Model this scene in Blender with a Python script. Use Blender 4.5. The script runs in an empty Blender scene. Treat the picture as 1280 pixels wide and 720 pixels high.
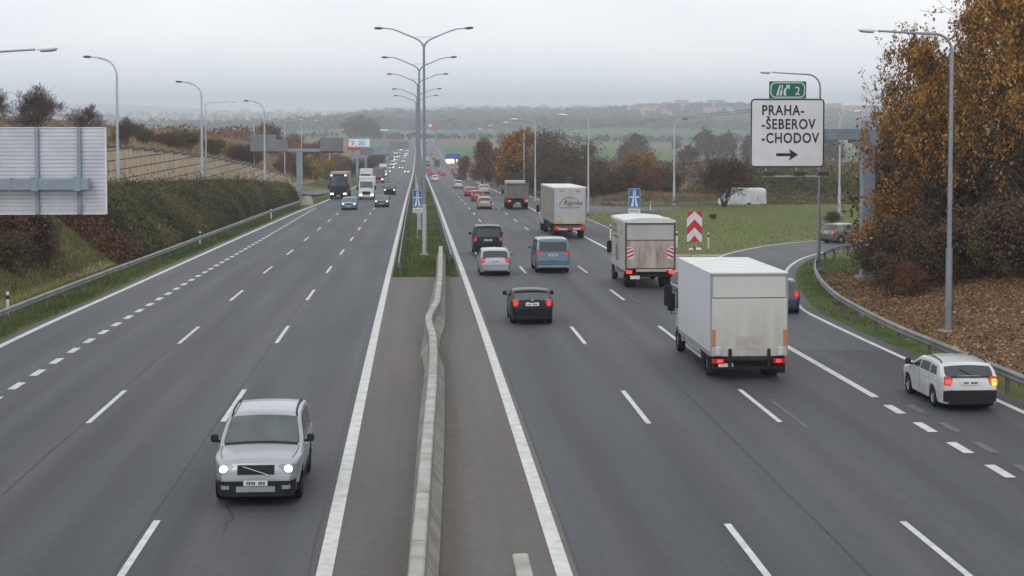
import bpy, math, random
import numpy as np
from mathutils import Vector, Matrix
C = bpy.context.scene
COL = C.collection
PI = math.pi
rad = math.radians
rng = np.random.default_rng(7)
random.seed(5)

# ------------------------------------------------------------------ camera
CZ = 8.6                      # camera height over the carriageway (an overbridge)
FPX, HOR, PCX, PCY = 2120.0, 135.0, 640.0, 240.0
YAW = math.atan(0.0555)
PITCH = math.atan((PCY - HOR) / FPX)
cd = bpy.data.cameras.new('camera')
cam = bpy.data.objects.new('camera', cd)
COL.objects.link(cam)
cam.location = (0, 0, CZ)
cam.rotation_euler = (PI / 2 - PITCH, 0, -YAW)
cd.sensor_width = 36
cd.lens = FPX / 1280 * 36
cd.shift_y = -(360 - PCY) / 1280
cd.clip_start = 0.1
cd.clip_end = 60000
C.camera = cam

# ------------------------------------------------------------------ light
C.render.engine = 'CYCLES'
C.view_settings.view_transform = 'Standard'
C.view_settings.look = 'None'
C.view_settings.gamma = 1
C.view_settings.exposure = 0.0
C.cycles.use_denoising = True
C.cycles.max_bounces = 6
C.cycles.diffuse_bounces = 3
C.cycles.volume_bounces = 2
C.cycles.transparent_max_bounces = 8
SUN_EL, SUN_AZ = 38, 205
w = bpy.data.worlds.new('World')
C.world = w
w.use_nodes = True
nt = w.node_tree
nt.nodes.clear()
wo = nt.nodes.new('ShaderNodeOutputWorld')
bg = nt.nodes.new('ShaderNodeBackground')
sky = nt.nodes.new('ShaderNodeTexSky')
sky.sky_type = 'NISHITA'
sky.sun_disc = False
sky.sun_elevation = rad(SUN_EL)
sky.sun_rotation = rad(SUN_AZ)
tc = nt.nodes.new('ShaderNodeTexCoord')
mp = nt.nodes.new('ShaderNodeMapping')
mp.inputs['Scale'].default_value = (2.2, 2.2, 9.0)
nz = nt.nodes.new('ShaderNodeTexNoise')
nz.inputs['Scale'].default_value = 2.0
nz.inputs['Detail'].default_value = 5
nz.inputs['Roughness'].default_value = 0.5
cr = nt.nodes.new('ShaderNodeValToRGB')
cr.color_ramp.elements[0].position = 0.3
cr.color_ramp.elements[0].color = (0.59, 0.62, 0.655, 1)
cr.color_ramp.elements[1].position = 0.7
cr.color_ramp.elements[1].color = (0.72, 0.725, 0.735, 1)
sc_ = nt.nodes.new('ShaderNodeVectorMath')
sc_.operation = 'SCALE'
sc_.inputs['Scale'].default_value = 16.2
mx = nt.nodes.new('ShaderNodeMixRGB')
mx.inputs['Fac'].default_value = 0.93          # the overcast hides nearly all of the clear sky
nt.links.new(tc.outputs['Generated'], mp.inputs['Vector'])
nt.links.new(mp.outputs['Vector'], nz.inputs['Vector'])
nt.links.new(nz.outputs['Fac'], cr.inputs['Fac'])
nt.links.new(cr.outputs['Color'], sc_.inputs[0])
nt.links.new(sky.outputs['Color'], mx.inputs['Color1'])
nt.links.new(sc_.outputs['Vector'], mx.inputs['Color2'])
nt.links.new(mx.outputs['Color'], bg.inputs['Color'])
bg.inputs['Strength'].default_value = 0.1
nt.links.new(bg.outputs['Background'], wo.inputs['Surface'])
sd = bpy.data.lights.new('sun', 'SUN')
so = bpy.data.objects.new('sun', sd)
COL.objects.link(so)
sd.energy = 0.8
sd.angle = rad(25)
sd.color = (1, 0.97, 0.93)
so.rotation_euler = (rad(90 - SUN_EL), 0, rad(180 - SUN_AZ))

# ------------------------------------------------------------------ terrain functions
def pchip(xs, ys):
    xs = np.array(xs, float); ys = np.array(ys, float)
    h = np.diff(xs); d = np.diff(ys) / h
    m = np.zeros(len(xs)); m[0] = d[0]; m[-1] = d[-1]
    for i in range(1, len(xs) - 1):
        if d[i - 1] * d[i] > 0:
            w1 = 2 * h[i] + h[i - 1]; w2 = h[i] + 2 * h[i - 1]
            m[i] = (w1 + w2) / (w1 / d[i - 1] + w2 / d[i])
    def f(x):
        x = np.asarray(x, float)
        xc = np.clip(x, xs[0], xs[-1])
        i = np.clip(np.searchsorted(xs, xc) - 1, 0, len(xs) - 2)
        t = (xc - xs[i]) / h[i]
        r = ((2 * t**3 - 3 * t**2 + 1) * ys[i] + (t**3 - 2 * t**2 + t) * h[i] * m[i]
             + (-2 * t**3 + 3 * t**2) * ys[i + 1] + (t**3 - t**2) * h[i] * m[i + 1])
        return r + np.where(x < xs[0], (x - xs[0]) * m[0], 0) + np.where(x > xs[-1], (x - xs[-1]) * m[-1] * 0, 0)
    return f
R = pchip([0, 30, 60, 90, 125, 160, 200, 265, 433, 600, 785, 1178, 1600, 2200],
          [.2, 0, -.38, -1.0, -1.85, -2.7, -3.65, -5.3, -10, -14.6, -18, -20.3, -21.2, -21.8])
def sm(a, b, x):
    t = np.clip((np.asarray(x, float) - a) / (b - a), 0, 1)
    return t * t * (3 - 2 * t)
RAMP_H = pchip([0, 110, 141, 178, 221, 275, 300], [4.8, 4.5, 4.2, 3.6, 2.2, .15, 0])      # ramp above road, left
RAMP_X = pchip([0, 128, 178, 221, 270, 330], [-25.2, -24.6, -22.3, -19.8, -16.2, -14.5])  # its right kerb
WALL_X = pchip([0, 90, 152, 257, 300, 330], [-35, -31.5, -28.6, -24.6, -23.4, -22.8])
WALL_T = pchip([0, 90, 152, 208, 257, 300, 330], [9.5, 7.2, 5.15, 2.6, -.4, -3.4, -5.5])    # wall top
CREST = pchip([0, 100, 183, 296, 430, 650, 900], [9.3, 8.6, 7.2, 4.1, .2, -9, -19])
LEFT_EDGE = pchip([0, 64, 95, 152, 200, 250, 330, 600], [-15.9, -15.9, -15.5, -14.9, -14.2, -13.2, -12.9, -12.9])
RX = pchip([0, 62, 75, 84, 101, 108, 115.5, 122, 128, 132, 134], [17.4, 17.4, 17.6, 18.8, 22.2, 24.2, 27, 30.5, 36, 44, 54])
def G(X, Y):
    X = np.asarray(X, float); Y = np.asarray(Y, float)
    r = R(Y)
    z = r + 0 * X
    # left bank up to the ramp, retaining wall and hill
    rx = RAMP_X(Y); rh = RAMP_H(Y)
    b0 = np.minimum(LEFT_EDGE(Y) - 2.9, rx + 5.5)
    b0 = np.minimum(b0, rx + 5.5)
    t = np.clip((b0 - X) / np.maximum(b0 - rx, .5), 0, 1)
    z = z + rh * (t * .85 + .15 * t * t * (3 - 2 * t))
    wx = WALL_X(Y)
    top = np.where(Y < 330, WALL_T(np.minimum(Y, 330)), R(Y))
    hill = top + (np.maximum(CREST(Y), r) - top) * sm(0, 1, (wx - 1.4 - X) / 17.0)
    beyond = Y > 318
    hill2 = r + (np.maximum(CREST(Y), r) - r) * sm(0, 1, (-17.5 - X) / 30.0)
    z = np.where(~beyond & (X < wx - 1.4), hill, z)
    z = np.where(beyond & (X < -17.5), hill2, z)
    # behind the crest the land falls into the plain
    z = z + (np.minimum(r, -6) - 6 - z) * sm(0, 1, (-75 - X) / 180.0) * (X < -75)
    # right wooded bank, outside the exit ramp
    e = np.where(Y < 134, RX(np.minimum(Y, 134)), 60) + 2.3
    bank = 3.9 * sm(0, 1, (X - e) / 15.0) * (1 - sm(90, 110, Y))
    z = z + np.where(X > e, bank, 0)
    z = z + .75 * sm(27, 36, X) * sm(180, 197, Y) * (1 - sm(201, 204, Y))
    # far land
    ang = X / np.maximum(Y, 1)
    ridge = 13 * sm(2500, 3700, Y) * sm(-0.10, 0.06, ang) + 5 * sm(2500, 3300, Y)
    ridge = ridge + 11 * np.exp(-((ang - .17) / .05) ** 2) * sm(2700, 3700, Y)
    ridge = ridge + 12 * sm(5000, 9500, Y) + (36 * sm(-.05, -.22, ang) + 12 * np.sin(ang * 30 + 1)) * sm(7000, 10500, Y)
    mid = 5 * np.sin(X / 230.0 + 1.3) * np.sin(Y / 310.0) * sm(600, 1300, Y) * sm(60, 260, np.abs(X))
    return z + ridge + mid
def g(x, y):
    return float(G(x, y))
Fh = np.array([math.sin(YAW), math.cos(YAW), 0]); Rt = np.array([math.cos(YAW), -math.sin(YAW), 0])
Fw = Fh * math.cos(PITCH) + np.array([0, 0, -math.sin(PITCH)])
Up = Fh * math.sin(PITCH) + np.array([0, 0, math.cos(PITCH)])
def at(px, py, fn=None):
    """where the photograph's ground point stands (metres)"""
    d = Fw * FPX + Rt * (px - PCX) - Up * (py - PCY)
    d = d / FPX
    fn = fn or (lambda x, y: float(R(y)))
    lo = 8.0
    ts = np.concatenate([np.arange(8, 400, 1.0), np.arange(400, 6000, 10.0)])
    prev = ts[0]
    for t in ts:
        p = np.array([0, 0, CZ]) + d * t
        if p[2] <= fn(p[0], p[1]):
            a, b = prev, t
            for _ in range(20):
                m = (a + b) / 2
                p = np.array([0, 0, CZ]) + d * m
                if p[2] <= fn(p[0], p[1]): b = m
                else: a = m
            return float(p[0]), float(p[1])
        prev = t
    return float(p[0]), float(p[1])
def at_depth(px, py, D):
    d = (Fw * FPX + Rt * (px - PCX) - Up * (py - PCY)) / FPX
    k = D / (d @ Fh)
    p = np.array([0, 0, CZ]) + d * k
    return float(p[0]), float(p[1]), float(p[2])

# ------------------------------------------------------------------ helpers
MATS = {}
def mat(name, col, rough=.7, metal=0., var=0., vs=3., detail=6, bump=0., emis=0., col2=None, spec=None, coord='Object', coat=0., stretch=(1,1,1)):
    if name in MATS: return MATS[name]
    m = bpy.data.materials.new(name); m.use_nodes = True
    n = m.node_tree.nodes; l = m.node_tree.links
    b = n['Principled BSDF']
    b.inputs['Base Color'].default_value = (*col, 1)
    b.inputs['Roughness'].default_value = rough
    b.inputs['Metallic'].default_value = metal
    if spec is not None: b.inputs['Specular IOR Level'].default_value = spec
    if coat: b.inputs['Coat Weight'].default_value = coat; b.inputs['Coat Roughness'].default_value = .12
    if emis:
        b.inputs['Emission Color'].default_value = (*col, 1); b.inputs['Emission Strength'].default_value = emis
    if var or bump or col2:
        t = n.new('ShaderNodeTexCoord'); mpn = n.new('ShaderNodeMapping'); mpn.inputs['Scale'].default_value = stretch
        x = n.new('ShaderNodeTexNoise'); x.inputs['Scale'].default_value = vs; x.inputs['Detail'].default_value = detail
        l.new(t.outputs[coord], mpn.inputs['Vector']); l.new(mpn.outputs['Vector'], x.inputs['Vector'])
        if var or col2:
            r = n.new('ShaderNodeValToRGB')
            c2 = col2 or tuple(c * (1 - var) for c in col)
            c1 = col if col2 else tuple(min(1, c * (1 + var)) for c in col)
            r.color_ramp.elements[0].position = .32; r.color_ramp.elements[0].color = (*c2, 1)
            r.color_ramp.elements[1].position = .68; r.color_ramp.elements[1].color = (*c1, 1)
            l.new(x.outputs['Fac'], r.inputs['Fac']); l.new(r.outputs['Color'], b.inputs['Base Color'])
        if bump:
            bp = n.new('ShaderNodeBump'); bp.inputs['Strength'].default_value = bump; bp.inputs['Distance'].default_value = .03
            l.new(x.outputs['Fac'], bp.inputs['Height']); l.new(bp.outputs['Normal'], b.inputs['Normal'])
    MATS[name] = m
    return m

def dirt_mat(name, col, dirt, z0, z1, rough=.6, amt=.9, vs=2.0, streak=(3,3,.5)):
    """panel paint with road grime that thins out upwards from z0 to z1, streaky at its edge"""
    m = bpy.data.materials.new(name); m.use_nodes = True
    n = m.node_tree.nodes; l = m.node_tree.links; b = n['Principled BSDF']; b.inputs['Roughness'].default_value = rough
    t = n.new('ShaderNodeTexCoord'); sx = n.new('ShaderNodeSeparateXYZ'); l.new(t.outputs['Object'], sx.inputs[0])
    mp_ = n.new('ShaderNodeMapping'); mp_.inputs['Scale'].default_value = streak
    x = n.new('ShaderNodeTexNoise'); x.inputs['Scale'].default_value = vs; x.inputs['Detail'].default_value = 9; x.inputs['Roughness'].default_value = .65
    l.new(t.outputs['Object'], mp_.inputs['Vector']); l.new(mp_.outputs['Vector'], x.inputs['Vector'])
    r = n.new('ShaderNodeMapRange'); l.new(sx.outputs['Z'], r.inputs['Value'])
    for k, v in zip(('From Min','From Max','To Min','To Max'), (z0, z1, 1, .12)): r.inputs[k].default_value = v
    r2 = n.new('ShaderNodeMapRange'); l.new(x.outputs['Fac'], r2.inputs['Value'])
    for k, v in zip(('From Min','From Max','To Min','To Max'), (.3, .7, .25, 1.15)): r2.inputs[k].default_value = v
    q = n.new('ShaderNodeMath'); q.operation = 'MULTIPLY'; l.new(r.outputs['Result'], q.inputs[0]); l.new(r2.outputs['Result'], q.inputs[1])
    q2 = n.new('ShaderNodeMath'); q2.operation = 'MULTIPLY'; q2.inputs[1].default_value = amt; q2.use_clamp = True; l.new(q.outputs[0], q2.inputs[0])
    c = n.new('ShaderNodeMixRGB'); c.inputs['Color1'].default_value = (*col, 1); c.inputs['Color2'].default_value = (*dirt, 1)
    l.new(q2.outputs[0], c.inputs['Fac']); l.new(c.outputs['Color'], b.inputs['Base Color'])
    return m
class MB:
    def __init__(s): s.v = []; s.f = []; s.m = []; s.cur = 0
    def add(s, vs, fs):
        o = len(s.v); s.v += [tuple(map(float, p)) for p in vs]
        s.f += [tuple(i + o for i in f) for f in fs]; s.m += [s.cur] * len(fs); return s
    def box(s, x0, x1, y0, y1, z0, z1, bev=0.0):
        if bev <= 0:
            return s.add([(x0,y0,z0),(x1,y0,z0),(x1,y1,z0),(x0,y1,z0),(x0,y0,z1),(x1,y0,z1),(x1,y1,z1),(x0,y1,z1)],
                         [(0,3,2,1),(4,5,6,7),(0,1,5,4),(1,2,6,5),(2,3,7,6),(3,0,4,7)])
        b = min(bev, (x1-x0)*.45, (y1-y0)*.45, (z1-z0)*.45)
        vs = []; idx = {}
        for ix, X in enumerate((x0, x1)):
            for iy, Y in enumerate((y0, y1)):
                for iz, Z in enumerate((z0, z1)):
                    sx, sy, sz = (1-2*ix)*b, (1-2*iy)*b, (1-2*iz)*b
                    idx[ix,iy,iz,0] = len(vs); vs.append((X, Y+sy, Z+sz))
                    idx[ix,iy,iz,1] = len(vs); vs.append((X+sx, Y, Z+sz))
                    idx[ix,iy,iz,2] = len(vs); vs.append((X+sx, Y+sy, Z))
        I = idx; fs = []
        for i in (0, 1):
            q = [I[i,0,0,0], I[i,1,0,0], I[i,1,1,0], I[i,0,1,0]]; fs.append(q[::-1] if i == 0 else q)
            q = [I[0,i,0,1], I[1,i,0,1], I[1,i,1,1], I[0,i,1,1]]; fs.append(q if i == 0 else q[::-1])
            q = [I[0,0,i,2], I[1,0,i,2], I[1,1,i,2], I[0,1,i,2]]; fs.append(q[::-1] if i == 0 else q)
        for a in (0, 1):
            for c in (0, 1):
                q = [I[a,c,0,0], I[a,c,1,0], I[a,c,1,1], I[a,c,0,1]]; fs.append(q if a == c else q[::-1])
                q = [I[a,0,c,0], I[a,0,c,2], I[a,1,c,2], I[a,1,c,0]]; fs.append(q if a == c else q[::-1])
                q = [I[0,a,c,1], I[1,a,c,1], I[1,a,c,2], I[0,a,c,2]]; fs.append(q if a == c else q[::-1])
                for e in (0, 1):
                    q = [I[a,c,e,0], I[a,c,e,1], I[a,c,e,2]]; fs.append(q if (a+c+e) % 2 == 0 else q[::-1])
        return s.add(vs, fs)
    def tube(s, p0, p1, r0, r1=None, n=8, caps=True):
        r1 = r0 if r1 is None else r1
        p0 = Vector(p0); p1 = Vector(p1); d = (p1 - p0).normalized()
        a = d.orthogonal().normalized(); b = d.cross(a)
        vs = [p0 + (a*math.cos(t)+b*math.sin(t))*r0 for t in [2*PI*k/n for k in range(n)]] + \
             [p1 + (a*math.cos(t)+b*math.sin(t))*r1 for t in [2*PI*k/n for k in range(n)]]
        fs = [(k, (k+1) % n, n+(k+1) % n, n+k) for k in range(n)]
        if caps: fs += [tuple(range(n))[::-1], tuple(range(n, 2*n))]
        return s.add(vs, fs)
    def path(s, pts, r, n=8):
        pts = [Vector(p) for p in pts]; rings = []
        rr = r if isinstance(r, (list, tuple)) else [r]*len(pts)
        a = None; vs = []
        for i, p in enumerate(pts):
            d = (pts[min(i+1, len(pts)-1)] - pts[max(i-1, 0)]).normalized()
            if a is None: a = d.orthogonal().normalized()
            else: a = (a - d*a.dot(d)).normalized()
            b = d.cross(a)
            vs += [p + (a*math.cos(t)+b*math.sin(t))*rr[i] for t in [2*PI*k/n for k in range(n)]]
        fs = []
        for i in range(len(pts)-1):
            fs += [(i*n+k, i*n+(k+1) % n, (i+1)*n+(k+1) % n, (i+1)*n+k) for k in range(n)]
        fs += [tuple(range(n))[::-1], tuple(range((len(pts)-1)*n, len(pts)*n))]
        return s.add(vs, fs)
    def sweep(s, pts, prof, closed=True):
        """prof: (lateral, up) outline carried along pts (x,y,z), lateral is to the right of travel"""
        n = len(prof); vs = []
        for i, p in enumerate(pts):
            q0 = pts[max(i-1, 0)]; q1 = pts[min(i+1, len(pts)-1)]
            dx, dy = q1[0]-q0[0], q1[1]-q0[1]; L = math.hypot(dx, dy) or 1
            nx, ny = dy/L, -dx/L
            pr = prof[i] if isinstance(prof[0][0], (list, tuple)) else prof
            vs += [(p[0]+nx*a, p[1]+ny*a, p[2]+b) for a, b in pr]
        n = len(prof[0]) if isinstance(prof[0][0], (list, tuple)) else len(prof)
        fs = []
        m = n if closed else n-1
        for i in range(len(pts)-1):
            fs += [(i*n+k, (i+1)*n+k, (i+1)*n+(k+1) % n, i*n+(k+1) % n) for k in range(m)]
        if closed: fs += [tuple(range(n)), tuple(range((len(pts)-1)*n, len(pts)*n))[::-1]]
        return s.add(vs, fs)
    def grid(s, rows):
        n = len(rows[0]); vs = [p for r in rows for p in r]
        fs = [(i*n+k, i*n+k+1, (i+1)*n+k+1, (i+1)*n+k) for i in range(len(rows)-1) for k in range(n-1)]
        return s.add(vs, fs)
    def lathe(s, prof, cx, cy, cz, axis='x', n=20):
        """prof: (radius, offset along the axis)"""
        vs = []
        for r, o in prof:
            for k in range(n):
                t = 2*PI*k/n; c, q = r*math.cos(t), r*math.sin(t)
                vs.append((cx+o, cy+c, cz+q) if axis == 'x' else ((cx+c, cy+q, cz+o) if axis == 'z' else (cx+c, cy+o, cz+q)))
        fs = [(i*n+k, i*n+(k+1) % n, (i+1)*n+(k+1) % n, (i+1)*n+k) for i in range(len(prof)-1) for k in range(n)]
        return s.add(vs, fs)
    def mesh(s, name, mats, smooth=None):
        me = bpy.data.meshes.new(name)
        me.from_pydata(s.v, [], s.f)
        for m in (mats if isinstance(mats, (list, tuple)) else [mats]): me.materials.append(m)
        if any(s.m): me.polygons.foreach_set('material_index', s.m)
        if smooth:
            me.polygons.foreach_set('use_smooth', [True]*len(s.f))
            me.set_sharp_from_angle(angle=rad(smooth))
        me.update()
        return me
    def build(s, name, mats, parent=None, smooth=None):
        o = bpy.data.objects.new(name, s.mesh(name, mats, smooth)); COL.objects.link(o)
        if parent: o.parent = parent
        return o

def tag(o, label=None, cat=None, group=None, kind=None):
    if label: o['label'] = label
    if cat: o['category'] = cat
    if group: o['group'] = group
    if kind: o['kind'] = kind
    return o
def thing(name, label, cat, loc=(0,0,0), rot=(0,0,0), group=None):
    o = bpy.data.objects.new(name, None); COL.objects.link(o)
    o.location = loc; o.rotation_euler = rot if isinstance(rot, tuple) else (0, 0, rot)
    o.empty_display_size = .3
    return tag(o, label, cat, group)
KIDS = {}
def kids(o):
    return [c for c in COL.objects if c.parent == o]
def dup(o, loc=None, rot=None, label=None, group=None, scale=None, _p=None):
    c = o.copy(); COL.objects.link(c)
    if _p is not None: c.parent = _p
    for ch in list(o.children): dup(ch, _p=c)
    if loc is not None: c.location = loc
    if rot is not None: c.rotation_euler = rot if isinstance(rot, tuple) else (0, 0, rot)
    if scale is not None: c.scale = (scale,)*3 if not isinstance(scale, tuple) else scale
    if label: c['label'] = label
    if group: c['group'] = group
    return c
def npmesh(name, V, F, mats, attr=None, parent=None):
    """many loose faces at once: V (n,3), F (m,k)"""
    me = bpy.data.meshes.new(name)
    me.vertices.add(len(V)); me.vertices.foreach_set('co', np.asarray(V, np.float32).ravel())
    k = F.shape[1]
    me.loops.add(F.size); me.loops.foreach_set('vertex_index', F.astype(np.int32).ravel())
    me.polygons.add(len(F))
    me.polygons.foreach_set('loop_start', np.arange(0, F.size, k, dtype=np.int32))
    for m in (mats if isinstance(mats, (list, tuple)) else [mats]): me.materials.append(m)
    if attr is not None:
        a = me.attributes.new('tone', 'FLOAT', 'FACE'); a.data.foreach_set('value', np.asarray(attr, np.float32))
    me.update(calc_edges=True); me.validate()
    o = bpy.data.objects.new(name, me); COL.objects.link(o)
    if parent: o.parent = parent
    return o
def ramp_mat(name, cols, rough=.8, trans=0., pos=None, noise=0, nscale=.3):
    """face attribute «tone» picks the colour of each leaf"""
    if name in MATS: return MATS[name]
    m = bpy.data.materials.new(name); m.use_nodes = True
    n = m.node_tree.nodes; l = m.node_tree.links; b = n['Principled BSDF']
    a = n.new('ShaderNodeAttribute'); a.attribute_name = 'tone'
    r = n.new('ShaderNodeValToRGB'); e = r.color_ramp.elements
    while len(e) < len(cols): e.new(.5)
    for i, c in enumerate(cols):
        e[i].position = pos[i] if pos else i/(len(cols)-1); e[i].color = (*c, 1)
    src = a.outputs['Fac']
    if noise:
        t = n.new('ShaderNodeTexCoord'); x = n.new('ShaderNodeTexNoise'); x.inputs['Scale'].default_value = nscale
        x.inputs['Detail'].default_value = 2
        l.new(t.outputs['Object'], x.inputs['Vector'])
        mm = n.new('ShaderNodeMath'); mm.operation = 'MULTIPLY_ADD'; mm.inputs[1].default_value = noise; l.new(x.outputs['Fac'], mm.inputs[0])
        l.new(src, mm.inputs[2]); s2 = n.new('ShaderNodeMath'); s2.operation = 'SUBTRACT'; s2.inputs[1].default_value = noise*.5
        l.new(mm.outputs[0], s2.inputs[0]); src = s2.outputs[0]
    l.new(src, r.inputs['Fac']); l.new(r.outputs['Color'], b.inputs['Base Color'])
    b.inputs['Roughness'].default_value = rough; b.inputs['Specular IOR Level'].default_value = .2
    MATS[name] = m
    return m
def text_mesh(s, size, x, y, z, depth=.004, mb=None, axis='front', spacing=1.0, align='LEFT', shear=0, sx=1.0, bold=0.0):
    """adds letters standing upright, read from -Y, to mb"""
    cu = bpy.data.curves.new('txt', 'FONT'); cu.body = s; cu.size = size; cu.align_x = align; cu.extrude = depth/2
    cu.space_character = spacing; cu.offset = size*bold; cu.shear = shear; cu.resolution_u = 4
    o = bpy.data.objects.new('txt', cu); COL.objects.link(o)
    bpy.context.view_layer.update()
    me = bpy.data.meshes.new_from_object(o)
    for v in me.vertices: v.co.x *= sx
    vs = [(v.co.x + x, y - v.co.z, v.co.y + z) for v in me.vertices] if axis == 'front' else \
         [(x + (-v.co.z if axis == 'left' else v.co.z), y - v.co.x if axis == 'left' else y + v.co.x, v.co.y + z) for v in me.vertices]
    mb.add(vs, [tuple(p.vertices) for p in me.polygons])
    bpy.data.objects.remove(o); bpy.data.meshes.remove(me); bpy.data.curves.remove(cu)
    return mb

# ================================================================== ground
EX_L = [(13.95,62),(14.3,75),(15.6,90),(18.0,104),(21,116),(25,125),(28.7,131),(33,135.5),(40,139.5),(52,143),(70,144)]
EX_R = [(17.4,62),(17.6,75),(18.8,84),(22.2,101),(24.2,108),(27,115.5),(30.5,122),(36,128),(44,132),(54,134),(70,134.5)]
ON_N = [(120,205),(70,204),(45,205),(32,203),(24,198),(20,193),(18.0,186)]
ON_F = [(120,216),(70,215),(45,214),(33,213),(27,213.5),(23,217),(20,225),(18.0,240)]
def resample(pts, n):
    P = np.array(pts, float); d = np.r_[0, np.cumsum(np.hypot(*np.diff(P, axis=0).T))]
    # smooth through the given corners
    fx = pchip(d, P[:, 0]); fy = pchip(d, P[:, 1]); t = np.linspace(0, d[-1], n)
    return list(zip(fx(t).tolist(), fy(t).tolist()))
def inside(poly, X, Y):
    r = np.zeros(X.shape, bool); n = len(poly)
    for i in range(n):
        x0, y0 = poly[i]; x1, y1 = poly[(i+1) % n]
        c = ((y0 > Y) != (y1 > Y)) & (X < (x1-x0)*(Y-y0)/((y1-y0) or 1e-9)+x0)
        r ^= c
    return r
RE = 18.1
def road_mask(X, Y):
    m = (X > LEFT_EDGE(Y) - .45) & (X < RE) & ~((X > -1.6) & (X < 2.5) & (Y > 99))
    m |= (X > WALL_X(Y) + .2) & (X < RAMP_X(Y) + .2) & (Y < 322)
    m |= inside([(x-.2, y) for x, y in EX_L] + EX_R[::-1], X, Y)
    m |= inside(ON_N + ON_F[::-1], X, Y)
    return m
xin = np.arange(-60, 60.01, 1.0)
ub = np.linspace(0, 1, 90)[1:]
ys = list(np.arange(4, 420, 2.0)); y = 420.0
while y < 12500: ys.append(y); y *= 1.0135; 
ys.append(12500)
ys = np.array(ys)
YY, _ = np.meshgrid(ys, np.arange(len(xin)+2*len(ub)), indexing='ij')
Wd = np.maximum(130, .5*ys + 60)[:, None]
XX = np.concatenate([-(60+(Wd-60)*(ub[::-1]**1.3)[None, :]), np.tile(xin, (len(ys), 1)), 60+(Wd-60)*(ub**1.3)[None, :]], axis=1)
ZZ = G(XX, YY)
rm = road_mask(XX, YY)
ZZ = ZZ - np.where(rm, .14, 0)
def vn(X, Y, s, seed=0):
    """smooth value noise 0..1"""
    x = X/s + seed*17.3; y = Y/s + seed*5.1
    xi = np.floor(x); yi = np.floor(y); fx = x-xi; fy = y-yi
    fx = fx*fx*(3-2*fx); fy = fy*fy*(3-2*fy)
    h = lambda a, b: np.modf(np.abs(np.sin(a*127.1+b*311.7+seed)*43758.5453))[0]
    return (h(xi,yi)*(1-fx)+h(xi+1,yi)*fx)*(1-fy)+(h(xi,yi+1)*(1-fx)+h(xi+1,yi+1)*fx)*fy
def lerpc(c, d, t): return c*(1-t[..., None]) + np.array(d)*t[..., None]
def ground_col(X, Y):
    n1 = vn(X, Y, 9, 1); n2 = vn(X, Y, 2.5, 2); n3 = vn(X, Y, 60, 3)
    c = np.zeros(X.shape+(3,)) + np.array([.055, .085, .022])
    c = lerpc(c, [.10, .105, .035], sm(.35, .75, n1*.6+n2*.4))
    # left slope: dry olive grass
    ls = sm(0, 1.5, LEFT_EDGE(Y)-2.2-X)*(X < 0)*(Y < 330)
    c = lerpc(c, [.17, .16, .062], ls*(.75+.25*n1))
    c = lerpc(c, [.15, .11, .05], ls*sm(.55, .8, n2)*.7)
    hill = ((X < WALL_X(Y)-.3) & (Y < 330)) | ((X < -22) & (Y >= 318))
    c = lerpc(c, [.27, .205, .12], hill*sm(900, 500, Y)*(.75+.25*n1))
    c = lerpc(c, [.13, .10, .05], hill*sm(.5, .7, n1)*.8)
    # right wooded bank: leaf litter
    bk = sm(.8, 2.2, X-RX(np.minimum(Y, 134))-1.2)*(X > 18)*sm(103, 94, Y+.5*(n1-.5)*14)
    c = lerpc(c, [.13, .078, .042], bk)
    # island between the ramps
    isl = (X > 18)*(Y > 112)*(Y < 205)
    c = lerpc(c, [.135, .155, .052], isl*(.6+.4*n1))
    c = lerpc(c, [.14, .12, .05], isl*sm(.5, .75, n2)*.6)
    sc2 = ((np.abs(X) > 18.5)*sm(212, 222, Y)*sm(900, 800, Y))
    c = lerpc(c, [.12, .085, .045], sc2*(X > 0))
    far = sm(700, 850, Y)
    bands = [(0, [.12,.10,.055]), (820, [.10,.125,.05]), (980, [.065,.13,.045]), (1370, [.15,.105,.08]), (1660, [.05,.115,.055]), (2250, [.04,.055,.04]), (3800, [.05,.06,.05]), (4800, [.16,.15,.13]), (6500, [.07,.085,.07])]
    yy = Y + 60*np.sin(X/170.0) + .10*X
    fc = np.zeros_like(c) + np.array(bands[0][1])
    for y0, col in bands[1:]: fc = lerpc(fc, col, sm(y0-8, y0+8, yy))
    left = (X/np.maximum(Y, 1) < -.03)
    fl = np.zeros_like(c) + np.array([.14,.095,.07])
    for y0, col in [(1000, [.14,.10,.06]), (1450, [.055,.14,.055]), (2100, [.04,.055,.04]), (3600, [.07,.075,.06]), (4300, [.16,.15,.14]), (6800, [.06,.075,.065])]:
        fl = lerpc(fl, col, sm(y0-8, y0+8, yy))
    fc = np.where(left[..., None], fl, fc)
    c = c*(1-far[..., None]) + fc*far[..., None]
    return np.clip(c*(.85+.3*n3[..., None]), 0, 1)
CC = ground_col(XX, YY)
ny, nx = XX.shape
idx = np.arange(ny*nx).reshape(ny, nx)
F = np.stack([idx[:-1,:-1], idx[:-1,1:], idx[1:,1:], idx[1:,:-1]], -1).reshape(-1, 4)
gm = bpy.data.materials.new('ground_cover'); gm.use_nodes = True
n = gm.node_tree.nodes; l = gm.node_tree.links; b = n['Principled BSDF']; b.inputs['Roughness'].default_value = .95; b.inputs['Specular IOR Level'].default_value = .1
va = n.new('ShaderNodeVertexColor'); va.layer_name = 'cover'
t = n.new('ShaderNodeTexCoord'); x1 = n.new('ShaderNodeTexNoise'); x1.inputs['Scale'].default_value = 1.3; x1.inputs['Detail'].default_value = 9; x1.inputs['Roughness'].default_value = .7
mr = n.new('ShaderNodeMapRange'); mr.inputs['From Min'].default_value = .3; mr.inputs['From Max'].default_value = .7; mr.inputs['To Min'].default_value = .7; mr.inputs['To Max'].default_value = 1.3
ml = n.new('ShaderNodeVectorMath'); ml.operation = 'MULTIPLY'
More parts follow.
